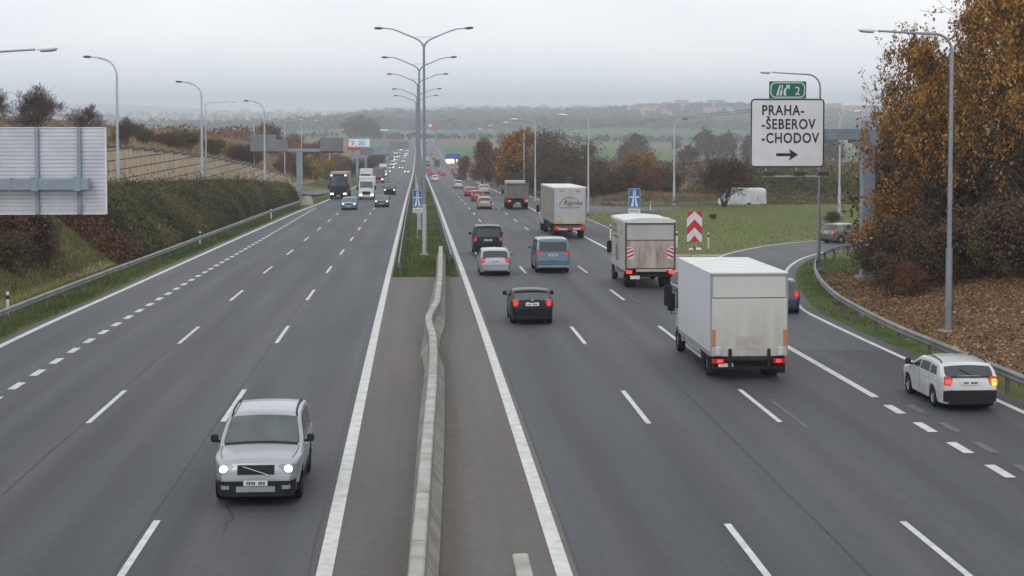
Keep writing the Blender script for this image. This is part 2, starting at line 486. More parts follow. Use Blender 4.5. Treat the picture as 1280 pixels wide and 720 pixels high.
l.new(t.outputs['Object'], x1.inputs['Vector']); l.new(x1.outputs['Fac'], mr.inputs['Value'])
l.new(va.outputs['Color'], ml.inputs[0]); l.new(mr.outputs['Result'], ml.inputs[1]); l.new(ml.outputs['Vector'], b.inputs['Base Color'])
bp = n.new('ShaderNodeBump'); bp.inputs['Strength'].default_value = .6; bp.inputs['Distance'].default_value = .12; l.new(x1.outputs['Fac'], bp.inputs['Height']); l.new(bp.outputs['Normal'], b.inputs['Normal'])
ground = npmesh('ground', np.stack([XX, YY, ZZ], -1).reshape(-1, 3), F, gm)
ground.data.polygons.foreach_set('use_smooth', np.ones(len(F), bool))
ca = ground.data.color_attributes.new('cover', 'FLOAT_COLOR', 'POINT')
ca.data.foreach_set('color', np.concatenate([CC.reshape(-1, 3), np.ones((ny*nx, 1))], 1).astype(np.float32).ravel())
tag(ground, kind='structure')

# ================================================================== roads
def asphalt(name, base, brown=(.078,.067,.056), tracks=True, dirt=0.0, seed=0.0):
    m = bpy.data.materials.new(name); m.use_nodes = True
    n = m.node_tree.nodes; l = m.node_tree.links; b = n['Principled BSDF']
    t = n.new('ShaderNodeTexCoord')
    def noise(scale, st, det=4, rough=.5):
        mpn = n.new('ShaderNodeMapping'); mpn.inputs['Scale'].default_value = st; mpn.inputs['Location'].default_value = (seed, seed, 0)
        x = n.new('ShaderNodeTexNoise'); x.inputs['Scale'].default_value = scale; x.inputs['Detail'].default_value = det; x.inputs['Roughness'].default_value = rough
        l.new(t.outputs['Object'], mpn.inputs['Vector']); l.new(mpn.outputs['Vector'], x.inputs['Vector']); return x.outputs['Fac']
    def mrange(s, a, b_, c, d):
        r = n.new('ShaderNodeMapRange'); l.new(s, r.inputs['Value'])
        for k, v in zip(('From Min','From Max','To Min','To Max'), (a, b_, c, d)): r.inputs[k].default_value = v
        return r.outputs['Result']
    def mul(a, b_):
        q = n.new('ShaderNodeMath'); q.operation = 'MULTIPLY'; l.new(a, q.inputs[0]); l.new(b_, q.inputs[1]); return q.outputs[0]
    f = mrange(noise(1.4, (1,.012,1), 4), .3, .7, .80, 1.20)            # long worn streaks
    f = mul(f, mrange(noise(.05, (1,.25,1), 2), .3, .7, .95, 1.05)) # big patches
    f = mul(f, mrange(noise(5.5, (1,.6,1), 8, .75), .3, .7, .80, 1.20))
    grit = noise(38, (1,1,1), 2, .6)
    f = mul(f, mrange(grit, .3, .7, .70, 1.32))
    if tracks:
        sx = n.new('ShaderNodeSeparateXYZ'); l.new(t.outputs['Object'], sx.inputs[0])
        w1 = n.new('ShaderNodeMath'); w1.operation = 'MULTIPLY_ADD'; w1.inputs[1].default_value = 2*PI/1.875; w1.inputs[2].default_value = .6; l.new(sx.outputs['X'], w1.inputs[0])
        c1 = n.new('ShaderNodeMath'); c1.operation = 'COSINE'; l.new(w1.outputs[0], c1.inputs[0])
        f = mul(f, mrange(c1.outputs[0], -1, 1, .86, 1.10))
        w2 = n.new('ShaderNodeMath'); w2.operation = 'MULTIPLY_ADD'; w2.inputs[1].default_value = 2*PI/11.2; w2.inputs[2].default_value = 1.2+seed; l.new(sx.outputs['X'], w2.inputs[0])
        c2 = n.new('ShaderNodeMath'); c2.operation = 'COSINE'; l.new(w2.outputs[0], c2.inputs[0])
        f = mul(f, mrange(c2.outputs[0], -1, 1, .93, 1.07))
    cm = n.new('ShaderNodeMixRGB'); cm.inputs['Color1'].default_value = (*base, 1); cm.inputs['Color2'].default_value = (*brown, 1)
    l.new(mrange(noise(.5, (1,.03,1), 5), .5-dirt*.3, .75-dirt*.3, 0, .45+dirt*.45), cm.inputs['Fac'])
    v = n.new('ShaderNodeVectorMath'); v.operation = 'MULTIPLY'; l.new(cm.outputs['Color'], v.inputs[0]); l.new(f, v.inputs[1])
    l.new(v.outputs['Vector'], b.inputs['Base Color'])
    l.new(mrange(noise(.5, (1,.1,1)), .3, .7, .62, .70), b.inputs['Roughness'])
    b.inputs['Specular IOR Level'].default_value = .45
    bp = n.new('ShaderNodeBump'); bp.inputs['Strength'].default_value = .25; bp.inputs['Distance'].default_value = .012
    l.new(grit, bp.inputs['Height']); l.new(bp.outputs['Normal'], b.inputs['Normal'])
    return m
A_MAIN = asphalt('asphalt_main', (.045,.048,.056))
A_RIGHT = asphalt('asphalt_right', (.0445,.0472,.0545), seed=31.0)
A_MED = asphalt('asphalt_median', (.078,.071,.066), brown=(.094,.077,.063), tracks=False, dirt=.4, seed=7.0)
A_RAMP = asphalt('asphalt_ramp', (.058,.062,.068), tracks=False, seed=3.0)
def sheet(name, Yr, fl, fr, dz, m, nxs=6):
    s = MB(); rows = []
    for y in Yr:
        a, c = float(fl(y)), float(fr(y))
        rows.append([(a+(c-a)*k/nxs, y, float(R(y))+dz) for k in range(nxs+1)])
    s.grid(rows); o = s.build(name, m, smooth=60); return tag(o, kind='structure')
def yrange(a, b):
    r = [a]; y = a
    while y < b:
        y += 2.0 if y < 420 else y*.0135
        r.append(min(y, b))
    return r
YR = yrange(4, 2300)
sheet('carriageway_left', YR, lambda y: LEFT_EDGE(y)-.5, lambda y: -1.75, 0, A_MAIN)
sheet('carriageway_right', YR, lambda y: 2.95, lambda y: RE, 0, A_RIGHT)
sheet('median_pavement', yrange(4, 98), lambda y: -1.75, lambda y: 2.95, .0, A_MED, 3)
s = MB()
for a, c in ((-1.9, -1.5), (2.35, 2.98)):
    s.grid([[(a, y, float(R(y))-.002), (c, y, float(R(y))-.002)] for y in yrange(98, 2300)])
tag(s.build('median_edge', A_MED), kind='structure')
def strip2(name, Lp, Rp, n_, m, dz, zf=None, cols=5):
    A = resample(Lp, n_); B = resample(Rp, n_); s = MB()
    s.grid([[((a[0]+(b_[0]-a[0])*k/cols), (a[1]+(b_[1]-a[1])*k/cols), (zf or (lambda x, y: float(R(y))))(a[0]+(b_[0]-a[0])*k/cols, a[1]+(b_[1]-a[1])*k/cols)+dz) for k in range(cols+1)] for a, b_ in zip(A, B)])
    return tag(s.build(name, m, smooth=60), kind='structure')
strip2('exit_ramp', [(x-.3, y+.2) for x, y in EX_L], [(x+.55, y-.3) for x, y in EX_R], 70, A_RAMP, .006)
strip2('entry_ramp', ON_N, ON_F, 60, A_RAMP, .008)
s = MB()
s.grid([[(WALL_X(y)+(RAMP_X(y)-WALL_X(y))*k/4, y, g(RAMP_X(y)-.6, y)+.03) for k in range(5)] for y in np.arange(40, 322, 3.0)])
tag(s.build('slip_road', A_RAMP, smooth=60), kind='structure')

# ------------------------------------------------------------------ painted lines
PAINT = mat('road_paint', (.70,.70,.67), .6, var=.0, vs=6, col2=(.42,.42,.41), detail=8)
PAINT2 = mat('road_paint_new', (.62,.62,.60), .65, col2=(.46,.46,.44), vs=3.2, detail=10)
OLD = mat('road_paint_worn', (.13,.13,.135), .7, col2=(.065,.067,.07), vs=7, detail=8)
SEAM = mat('road_seam', (.022,.022,.024), .6)
lm = MB(); om = MB(); sm_ = MB()
def line(mb, x, y0, y1, wd, dz=.012, xf=None):
    ysx = [y0]
    while ysx[-1] < y1: ysx.append(min(y1, ysx[-1]+(2.0 if ysx[-1] < 420 else ysx[-1]*.0135)))
    f = xf or (lambda y: x)
    mb.grid([[(f(q)-wd/2, q, float(R(q))+dz), (f(q)+wd/2, q, float(R(q))+dz)] for q in ysx])
def pline(mb, pts, wd, dz, n_=40):
    P = resample(pts, n_); vs = []
    rows = []
    for i, p in enumerate(P):
        a = P[max(0, i-1)]; c = P[min(n_-1, i+1)]; dx, dy = c[0]-a[0], c[1]-a[1]; L = math.hypot(dx, dy)
        ox, oy = -dy/L*wd/2, dx/L*wd/2
        rows.append([(p[0]+ox, p[1]+oy, float(R(p[1]+oy))+dz), (p[0]-ox, p[1]-oy, float(R(p[1]-oy))+dz)])
    mb.grid(rows)
L1, D1, D2, D3 = -1.75, -5.48, -9.22, -12.85
R1, DA, DB, DC = 2.68, 6.4, 10.1, 13.95
line(lm, L1, 5, 2300, .30); line(lm, R1, 5, 2300, .30)
line(lm, 0, 5, 2300, .27, xf=lambda y: float(LEFT_EDGE(y)))
ph = at(308, 506)[1] - 3
for k in range(-3, 60):
    y = ph + 18*k
    if y < 5: continue
    for x in (D1, D2): line(lm, x, y, y+6, .15)
ph2 = at(789, 508)[1] - 3
for k in range(-3, 60):
    y = ph2 + 18*k
    if y < 5: continue
    for x in (DA, DB): line(lm, x, y, y+6, .15)
    if k < 6: line(om, DA+.0 if k % 2 else DB+.55, y-1.0, y+4.0, .12, .010)
y = at(1090, 497)[1]; Y97 = y
line(lm, DC, Y97, 104, .25); line(lm, DC+.1, 116, 2300, .25)
yy = at(1113, 512)[1]
for k in range(-12, 1):
    q = yy + 3*k
    if q > 5:
        line(lm, DC-.05, q-.75, q+.75, .27); line(om, DC+.62, q-.75, q+.75, .25, .010)
q = 6.0
while q < 215: line(lm, 0, q, q+1.5, .27, xf=lambda y: D3 if y < 150 else D3+(y-150)*-.0006); q += 3.0
pline(lm, [(17.5,5),(17.5,40)]+EX_R, .2, .014, 90)
pline(lm, [(14.1,70)]+EX_L[1:], .22, .015, 60)
line(lm, 17.9, 117, 186, .12)
# hatching in the nose between the carriageway and the exit ramp
for k in range(11):
    yk = 101 + k*1.5
    x0 = DC+.15; x1 = float(np.interp(yk, [p[1] for p in EX_L], [p[0] for p in EX_L]))-.1
    lm.add([(x0, yk, float(R(yk))+.011), (x1, yk+.1, float(R(yk+.1))+.011), (x1, yk+.6, float(R(yk+.6))+.011), (x0, yk+.5, float(R(yk+.5))+.011)], [(0,1,2,3)])
pline(lm, [(DC+.1,117.6),(17,118.0),(21.2,117.4)], .3, .013, 8)
pline(lm, [(19.6,190),(23.5,196.6),(31,201.6),(45,203.8),(100,204)], .18, .016, 30)
pline(lm, [(18.6,236),(20.3,224.4),(23.4,216.6),(27.2,212.9),(33,212.3),(45,213.2),(100,215)], .18, .016, 30)
line(lm, 0, 240, 900, .2, xf=lambda y: 17.7)
for o, mm_, nm in ((lm, PAINT2, 'road_markings'), (om, OLD, 'worn_road_markings')):
    tag(o.build(nm, mm_), kind='structure')
# dark joints between the paved lanes and a few cracks
def seam(x, y0, y1, wd, j=.03):
    rows = []; xx = x
    for q in np.arange(y0, y1, 1.6):
        xx = x + random.uniform(-j, j)
        rows.append([(xx-wd/2, q, float(R(q))+.007), (xx+wd/2, q, float(R(q))+.007)])
    sm_.grid(rows)
seam(D1-.16, 8, 260, .035, .012); seam(D2-.14, 8, 230, .03, .012); seam(8.3, 20, 190, .035, .02); seam(L1-.3, 20, 95, .03); seam(R1+.3, 20, 95, .03)
def crack(x, y, L, a, wd=.03):
    pts = [(x, y)]
    for k in range(int(L/.25)):
        x += math.cos(a)*.25+random.uniform(-.1, .1); y += math.sin(a)*.25+random.uniform(-.1, .1); pts.append((x, y))
    sm_.grid([[(p[0]-wd/2, p[1], float(R(p[1]))+.0075), (p[0]+wd/2, p[1]+.02, float(R(p[1]))+.0075)] for p in pts])
cx, cy = at(290, 645); crack(cx, cy-1.6, 3.2, PI/2)
for a, b_, L, an in ((300,640,2.4,.1),(255,560,1,1.2)):
    cx, cy = at(a, b_); crack(cx, cy, L, an, .022)
tag(sm_.build('asphalt_joints', SEAM), kind='structure')

# ------------------------------------------------------------------ haze
hz = MB().box(-7600, 7600, -220, 12600, -75, 95).build('haze', [])
hm = bpy.data.materials.new('haze_air'); hm.use_nodes = True
hn = hm.node_tree.nodes; hn.clear()
ho = hn.new('ShaderNodeOutputMaterial'); hv = hn.new('ShaderNodeVolumePrincipled')
hv.inputs['Color'].default_value = (.87,.92,1,1); hv.inputs['Density'].default_value = .00026; hv.inputs['Anisotropy'].default_value = .2
hm.node_tree.links.new(hv.outputs['Volume'], ho.inputs['Volume'])
hz.data.materials.append(hm)
tag(hz, kind='stuff')

# ================================================================== materials for built things
GALV = mat('galvanised_steel', (.42,.44,.46), .5, .25, col2=(.30,.32,.34), vs=2.5, detail=7)
RAIL = mat('dull_galvanised_rail', (.25,.255,.25), .6, .25, col2=(.15,.15,.145), vs=1.2, detail=8)
POST = mat('rail_post_steel', (.16,.165,.165), .6, .3, col2=(.09,.09,.085), vs=4)
POLE = mat('lamp_pole_paint', (.50,.53,.56), .45, .2, col2=(.38,.41,.44), vs=1.5, detail=6)
POLED = mat('lamp_pole_dark', (.27,.29,.33), .5, .3, col2=(.20,.22,.25), vs=1.5)
LAMPW = mat('lamp_head_white', (.72,.72,.70), .4)
LAMPK = mat('lamp_head_underside', (.045,.045,.05), .5)
LAMPG = mat('lamp_glass', (.35,.37,.38), .15)
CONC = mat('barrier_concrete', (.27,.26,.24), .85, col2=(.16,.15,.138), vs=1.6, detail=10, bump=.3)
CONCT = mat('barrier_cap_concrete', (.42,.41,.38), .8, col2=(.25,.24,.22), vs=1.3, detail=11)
WALLM = mat('wall_blocks', (.56,.44,.30), .9, col2=(.42,.33,.225), vs=.8, detail=9, bump=.4)
WALLC = mat('wall_coping', (.10,.085,.07), .9, var=.3, vs=3)
JOINT = mat('wall_joint', (.05,.042,.035), .95)
SIGNW = mat('sign_white', (.72,.73,.75), .45, col2=(.64,.65,.68), vs=1.2)
SIGNK = mat('sign_black', (.012,.012,.014), .5)
SIGNG = mat('sign_green', (.0,.13,.075), .45)
SIGNB = mat('sign_blue', (.015,.10,.36), .45)
SIGNR = mat('sign_red', (.55,.02,.03), .45)
WHITE = mat('white_paint', (.75,.75,.74), .5, col2=(.60,.60,.58), vs=3)
STEELB = mat('gantry_steel', (.27,.33,.39), .5, .2, col2=(.20,.25,.30), vs=1.2, detail=7)
ALU = mat('sign_back_aluminium', (.62,.62,.68), .4, .35, col2=(.50,.50,.56), vs=.9)

# ------------------------------------------------------------------ retaining wall
wt = thing('retaining_wall', 'long tan block retaining wall with dark stepped top behind the left slip road', 'wall', (float(WALL_X(150)), 150, float(R(150))+4))
ox, oy, oz = wt.location
mb = MB(); cap = MB(); jn = MB()
y = 60.0; k = 0
while y < 312:
    L = 5.4; y1 = min(y+L, 312)
    zt = float(WALL_T(y)) - .02; zb = min(g(WALL_X(y1)+1.2, y1), g(WALL_X(y)+1.2, y)) - .6
    xa, xb = float(WALL_X(y)), float(WALL_X(y1))
    n_ = 3
    for c in range(n_):
        ya = y+(y1-y)*c/n_; yb = y+(y1-y)*(c+1)/n_
        a0 = xa+(xb-xa)*c/n_; a1 = xa+(xb-xa)*(c+1)/n_
        z = zt; row = 0
        while z > zb:
            h = z-.92*math.floor((z-.12)/.92); st = .025*row      # every course steps forward a little
            j = random.uniform(-.015, .015)
            p = [(a0+st+j, ya+.09, z-h+.08), (a1+st+j, yb-.09, z-h+.08), (a1+st+j, yb-.09, z-.02), (a0+st+j, ya+.09, z-.02)]
            q = [(v[0]-.45, v[1], v[2]) for v in p]
            mb.add([(v[0]-ox, v[1]-oy, v[2]-oz) for v in q+p], [(0,1,2,3),(7,6,5,4),(0,4,5,1),(1,5,6,2),(2,6,7,3),(3,7,4,0)])
            z -= h; row += 1
        jn.add([(a0-.06-ox, ya-oy, zb-oz), (a1-.06-ox, yb-oy, zb-oz), (a1-.06-ox, yb-oy, zt-.05-oz), (a0-.06-ox, ya-oy, zt-.05-oz),
                (a0-.4-ox, ya-oy, zb-oz), (a1-.4-ox, yb-oy, zb-oz), (a1-.4-ox, yb-oy, zt-.05-oz), (a0-.4-ox, ya-oy, zt-.05-oz)], [(0,1,2,3),(7,6,5,4),(3,2,6,7),(0,3,7,4),(1,5,6,2)])
    cap.add([(v[0]-ox, v[1]-oy, v[2]-oz) for v in [(xa-.5, y, zt), (xb-.5, y1, zt), (xb+.1, y1, zt), (xa+.1, y, zt), (xa-.5, y, zt+.22), (xb-.5, y1, zt+.22), (xb+.1, y1, zt+.22), (xa+.1, y, zt+.22)]],
            [(0,3,2,1),(4,5,6,7),(0,1,5,4),(1,2,6,5),(2,3,7,6),(3,0,4,7)])
    y = y1
mb.build('block_courses', WALLM, wt); jn.build('backing', JOINT, wt); cap.build('coping', WALLC, wt)

# reed fence on the hill above the wall
FENCE = mat('reed_screen', (.36,.27,.18), .95, col2=(.22,.165,.11), vs=14, detail=6, stretch=(1,1,.08))
ft = thing('reed_fence', 'brown reed screen fence along the hill top above the striped sign back', 'fence', (-41, 150, g(-41, 150)))
def fence_run(y0, y1, x0, x1, h, seg=3.0):
    n_ = int((y1-y0)/seg)
    for k in range(n_):
        ya = y0+(y1-y0)*k/n_; yb = y0+(y1-y0)*(k+1)/n_; xa = x0+(x1-x0)*k/n_; xb = x0+(x1-x0)*(k+1)/n_
        za = g(xa, ya)-ft.location.z; zb = g(xb, yb)-ft.location.z; hh = h+random.uniform(-.1, .1)
        q = MB()
        rows = []
        for t_ in np.linspace(0, 1, 7):
            X = xa+(xb-xa)*t_-ft.location.x; Y = ya+(yb-ya)*t_-ft.location.y; Z = za+(zb-za)*t_
            rows.append([(X, Y, Z-.1), (X, Y, Z+hh+random.uniform(-.1, .12)), (X-.05, Y, Z+hh-.05), (X-.05, Y, Z-.1)])
        q.grid(rows); q.build('reed_panel', FENCE, ft)
        MB().box(xa-ft.location.x-.12, xa-ft.location.x-.02, -.05+ya-ft.location.y, .05+ya-ft.location.y, za-.2, za+h+.25).build('post', POST, ft)
fence_run(100, 215, -35, -41.5, .95)

# open mesh fence posts along the wall top
mf = thing('mesh_fence', 'grey post and mesh fence standing on the top of the tan wall', 'fence', (float(WALL_X(200))-1.2, 200, float(WALL_T(200))))
q = MB()
for k in range(60):
    y = 130+k*3.0; x = float(WALL_X(y))-1.1; z = g(x, y)
    MB().box(x-mf.location.x-.035, x-mf.location.x+.035, y-mf.location.y-.035, y-mf.location.y+.035, z-mf.location.z-.2, z-mf.location.z+1.7).build('post', POST, mf)
for h in (.3, .75, 1.2, 1.6):
    q.path([(float(WALL_X(y))-1.1-mf.location.x, y-mf.location.y, g(float(WALL_X(y))-1.1, y)+h-mf.location.z) for y in np.arange(130, 308, 4.0)], .014, 4)
q.build('wire', POST, mf)

# ------------------------------------------------------------------ steel guardrails
WPROF = [(0,.0),(.03,.03),(.085,.06),(.085,.11),(.03,.14),(.03,.17),(.085,.20),(.085,.25),(.03,.28),(0,.31),(-.012,.31),(.015,.27),(.06,.24),(.06,.21),(.012,.18),(.012,.13),(.06,.10),(.06,.07),(.012,.04),(-.012,.0)]
def guardrail(name, label, pts, side, step=4.0, h=.44, cap=None, group=None, zf=None, postmax=100):
    """pts: world (x,y) along the rail; side=+1 puts the beam on the right of travel"""
    zf = zf or g
    P = resample(pts, max(30, int(sum(math.hypot(pts[i+1][0]-pts[i][0], pts[i+1][1]-pts[i][1]) for i in range(len(pts)-1))/2.0)))
    x0, y0 = P[len(P)//2]; z0 = zf(x0, y0)
    t = thing(name, label, 'guardrail', (x0, y0, z0), 0, group)
    pr = [(side*(a+.07), b+h) for a, b in WPROF]
    n_ = len(P); path = []
    for i, (x, y) in enumerate(P):
        dz = 0
        path.append((x-x0, y-y0, zf(x, y)-z0))
    MB().sweep(path, pr).build('beam', RAIL, t, smooth=50)
    d = 0; last = None; cnt = 0; proto = None
    for i, p in enumerate(path):
        if last is None or math.dist(p[:2], last[:2]) >= step:
            last = p; cnt += 1
            if cnt > postmax: break
            a = path[min(i+1, n_-1)]; c = path[max(i-1, 0)]; ang = math.atan2(a[1]-c[1], a[0]-c[0])
            if proto is None:
                q = MB().box(-.06, .06, -.055, .055, -.3, h+.29, .012); q.box(-.05, .05, -.1 if side > 0 else .04, -.04 if side > 0 else .1, h+.06, h+.25, .01)
                proto = q.build('post', POST, t); o = proto
            else:
                o = proto.copy(); COL.objects.link(o); o.parent = t
            o.location = p; o.rotation_euler = (0, 0, ang)
    return t
lrail = [(float(LEFT_EDGE(y))-1.75, y) for y in (20, 50, 80, 110, 140, 170, 200, 222)]
guardrail('guardrail', 'long galvanised guardrail along the left verge below the hedge', lrail, 1)
guardrail('guardrail', 'curved galvanised guardrail round the exit ramp under the autumn trees',
          [(x+1.0+.35*(k > 2), y-.75) for k, (x, y) in enumerate([(17.4,20),(17.4,45),(17.4,62),(17.8,75),(19.0,84),(22.3,100),(24.4,107.2),(27.3,114.2),(31.2,120.2),(37,126.3),(45,130),(55,131.8)])], -1, step=3.6)
guardrail('guardrail', 'galvanised guardrail on the left edge of the grassy median', [(-1.05, 100), (-1.1, 150), (-1.1, 250), (-1.1, 420)], -1, step=4)
guardrail('guardrail', 'twin galvanised guardrail on the right edge of the grassy median beyond the concrete barrier', [(2.0, 108), (2.05, 160), (2.05, 250), (2.05, 420)], 1, step=4)
guardrail('guardrail', 'galvanised guardrail beyond the entry ramp in front of the brown bushes', [(44,215.6),(34,214.6),(27.5,215.6),(24.4,219),(21.2,227)], 1, step=4)
guardrail('guardrail', 'far guardrail along the outer edge of the right carriageway', [(19.4, 236), (19.2, 300), (19.2, 420), (19.2, 620)], -1, step=4.2)

# ------------------------------------------------------------------ kinked concrete median barrier
bt = thing('concrete_barrier', 'pale concrete median barrier with a kink where the paved gap meets the grass', 'barrier', (.9, 70, float(R(70))))
def px_x(px, y_img):  # lateral position of a point on the carriageway plane
    return at(px, y_img)
ST = []
for yi, xl, xt, xr in ((312,546,551,557),(328,545.5,551,557),(345,545,550,557),(370,540,548,557),(385,536,541,557),(397,535,536,557),(410,531,538,556),(422,530,541,552),(434,527,542,549),(446,526,542,548),(456,529,541.5,552),(467,531,541,555.7),(500,527,538,556),(540,523,534.6,555.6),(600,518.5,529.5,554),(711,510,521,549),(850,500,510,542)):
    hh = .82
    xL, Y = at(xl, yi); xR, _ = at(xr, yi)
    s_ = FPX/(Y*math.cos(YAW)); yo = yi+hh*s_*0
    ST.append([Y, xL, xR, xt])
ST.sort()
# the cap was read higher in the picture: its own lateral track
def captrack():
    pts = []
    for yi, xt in ((307,551),(330,550.5),(347,550),(377,546.5),(396,536),(404,536),(420,541),(444,542),(480,540.3),(578,532),(711,521),(860,509)):
        x, Y = at(xt, yi, lambda a, b: float(R(b))+.8)
        pts.append((Y, x))
    pts.sort(); return lambda v: np.interp(v, [p[0] for p in pts], [p[1] for p in pts])
CT = captrack()
fl_ = lambda y: np.interp(y, [s[0] for s in ST], [s[1] for s in ST]); fr_ = lambda y: np.interp(y, [s[0] for s in ST], [s[2] for s in ST])
ylist = np.arange(14, 116, .8); pts = []; prof = []; cp = []
for y in ylist:
    c = float(CT(y)); a = min(float(fl_(y)), c-.14); b_ = max(float(fr_(y)), c+.17)
    zc = float(R(y))
    pts.append((0-.9, y-70, zc-float(R(70))))
    prof.append([(a, -.05), (a, .10), (c-.16, .40), (c-.11, .78), (c+.11, .78), (c+.16, .45), (b_, .14), (b_, -.05)])
for i in range(0, len(pts)-1, 5):
    a, b_ = pts[i:i+6], prof[i:i+6]
    if len(a) < 2: break
    a = [(p[0], p[1]+(.04 if j == 0 else 0)-(.04 if j == len(a)-1 else 0), p[2]) for j, p in enumerate(a)]
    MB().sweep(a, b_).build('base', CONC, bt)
k = 0; i = 0
while i < len(ylist)-4:
    seg = list(range(i, min(i+6, len(ylist))))
    P = [(float(CT(ylist[j]))-.9, ylist[j]-70+(.04 if j == seg[0] else 0)-(.04 if j == seg[-1] else 0), float(R(ylist[j]))-float(R(70))) for j in seg]
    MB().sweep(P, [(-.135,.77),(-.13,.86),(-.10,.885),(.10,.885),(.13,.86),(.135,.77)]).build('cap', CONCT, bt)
    i += 5
q = MB(); rows = []
for y in np.arange(24, 99, .7):
    x0_ = max(float(fr_(y)), float(CT(y))+.17)-.02; w1_ = .34+.08*math.sin(y*.31)+.02*math.sin(y*1.7)
    rows.append([(x0_, y, float(R(y))+.009), (x0_+w1_, y, float(R(y))+.009)])
q.grid(rows); tag(q.build('gritty_dirt', mat('grit_on_road', (.13,.108,.09), .9, col2=(.10,.088,.077), vs=2.5, detail=10)), kind='structure')
b2 = thing('concrete_barrier', 'short end of a second concrete barrier at the bottom edge of the picture', 'barrier', (2.0, 27, float(R(27))))
x2, y2 = at(650, 742)
b2.location = (x2, y2-5, float(R(y2-5)))
MB().box(-.24, .24, -5.5, 5.0, -.05, .22, .03).build('foot', CONC, b2)
MB().box(-.12, .12, -5.5, 4.9, .22, .62, .02).build('base', CONC, b2)
MB().box(-.14, .14, -5.5, 4.95, .62, .70, .025).build('cap', CONCT, b2)

# ------------------------------------------------------------------ street lamps
def lamp_head(t, x, z, d, dark, s=1.0, tilt=.06):
    """luminaire at (x,0,z) pointing along d=+-1 in x"""
    prof = [(0,.02),(.06,.05),(.16,.085),(.32,.10),(.5,.095),(.62,.06),(.68,.01)]
    rows = []
    for a, r in prof:
        a *= s; r *= s
        rows.append([(x+d*a, r*1.35*math.cos(q), z+a*tilt+max(r*math.sin(q)*.85, -r*.45)) for q in [2*PI*k/12 for k in range(13)]])
    MB().grid(rows).build('lamp_head', LAMPK if dark else LAMPW, t, smooth=60)
    rows = []
    for a, r in prof[2:6]:
        a *= s; r *= s*.8
        rows.append([(x+d*a, r*1.3*math.cos(q), z+a*tilt-.035*s+min(0, -r*abs(math.sin(q))*.7)) for q in [PI*k/8 for k in range(9)]])
    MB().grid(rows).build('lamp_glass', LAMPG, t, smooth=60)
def single_lamp(label, px, D, ztop, arm, d, X=None, r=.085, dark=False, round_=1.2, pm=None, hs=1.2, group='street lamps of the motorway'):
    """pole at image column px and depth D; ztop relative to the camera; arm length; d=-1 arm to the left"""
    x, y, _ = at_depth(px, 360, D)
    z0 = g(x, y)
    H = CZ + ztop - z0
    t = thing('street_lamp', label, 'street lamp', (x, y, z0), 0, group)
    pm = pm or POLE
    MB().tube((0,0,-.3), (0,0,H*.28), r*1.45, r*1.35, 12).build('pole_sleeve', pm, t, smooth=40)
    pts = [(0,0,H*.28), (0,0,H*.6), (0,0,H-round_)]
    for a in np.linspace(.15, 1, 8):
        pts.append((d*round_*(1-math.cos(a*PI/2)), 0, H-round_+round_*math.sin(a*PI/2)))
    pts.append((d*(arm*.6), 0, H+.05)); pts.append((d*arm, 0, H+.12))
    rr = [r, r*.9, r*.75]+[r*.62]*8+[r*.5, r*.45]
    MB().path(pts, rr, 10).build('pole', pm, t, smooth=50)
    lamp_head(t, d*arm, H+.12, d, dark, hs)
    MB().box(-.35, .35, -.35, .35, -.25, .05, .04).build('footing', CONC, t)
    return t
single_lamp('tallest grey street lamp in front of the autumn trees on the right', 1186, 68.0, 2.95, 3.0, -1, pm=POLED, r=.095, round_=.7, hs=1.2)
single_lamp('grey street lamp rising behind the large white direction sign', 1023, 104, 2.05, 2.95, -1, pm=POLED, r=.08, round_=.8)
single_lamp('white street lamp standing in the island left of the red chevron board', 842, 222, -1.55, 1.0, 1, dark=True, round_=.8, r=.12)
single_lamp('pale street lamp partly hidden behind the gantry column on the right', 1048, 185, -.5, 1.5, 1, r=.11, round_=1.0)
single_lamp('left bank street lamp with curved arm nearest the striped sign back', 149, 143, 4.15, 2.0, -1, dark=True, r=.12, round_=1.4)
single_lamp('left bank street lamp with curved arm in the middle of the tan wall', 254, 178, 2.6, 1.9, -1, dark=True, r=.12, round_=1.4)
single_lamp('left bank street lamp with curved arm near the end of the hedge', 332, 222, .8, 1.9, -1, dark=True, r=.12, round_=1.4)
single_lamp('slim street lamp with arm to the right just beside the middle left lamp', 259, 208, .65, 3.0, 1, r=.08, round_=.5)
single_lamp('distant left street lamp with arm to the right above the dark overhead sign', 319, 262, -1.6, 2.9, 1, r=.09, round_=.5)
single_lamp('distant left street lamp, second from the hedge end', 357, 310, -2.3, 2.6, 1, r=.1, round_=.5)
single_lamp('distant left street lamp above the left gantry post', 378, 335, -2.6, 2.6, 1, r=.1, round_=.5)
single_lamp('distant left street lamp nearest the white billboard', 413, 395, -5.2, 2.6, 1, r=.12, round_=.5)
for lab, px, D, zt in (('right street lamp in front of the bare dark trees nearest the white box trailer', 735, 200, -.95), ('right street lamp rising above the dump truck', 669, 243, -1.75),
                       ('right street lamp left of the dump truck cab by orange tree', 655, 283, -2.6), ('right street lamp between the two roadside tree groups', 633, 325, -3.6),
                       ('right street lamp by the russet roadside tree', 617, 367, -4.7)):
    single_lamp(lab, px, D, zt, 2.5, -1, r=.10, round_=.6, hs=1.5)
# near lamp whose head alone enters at the left edge
t = thing('street_lamp', 'street lamp whose white head reaches in from the left edge above the sign back', 'street lamp', (0,0,0), 0, 'street lamps of the motorway')
x, y, z = at_depth(60, 62, 68); gx = x-7.5
t.location = (gx, y, g(gx, y)); hz_ = z-t.location.z
MB().path([(0,0,-.3),(0,0,hz_-1.2),(.15,0,hz_-.75),(.6,0,hz_-.5),(1.4,0,hz_-.35),(7.0,0,hz_)], [.12,.09,.075,.07,.06,.04], 10).build('pole', POLED, t, smooth=50)
lamp_head(t, 7.0, hz_, 1, False, 1.35)
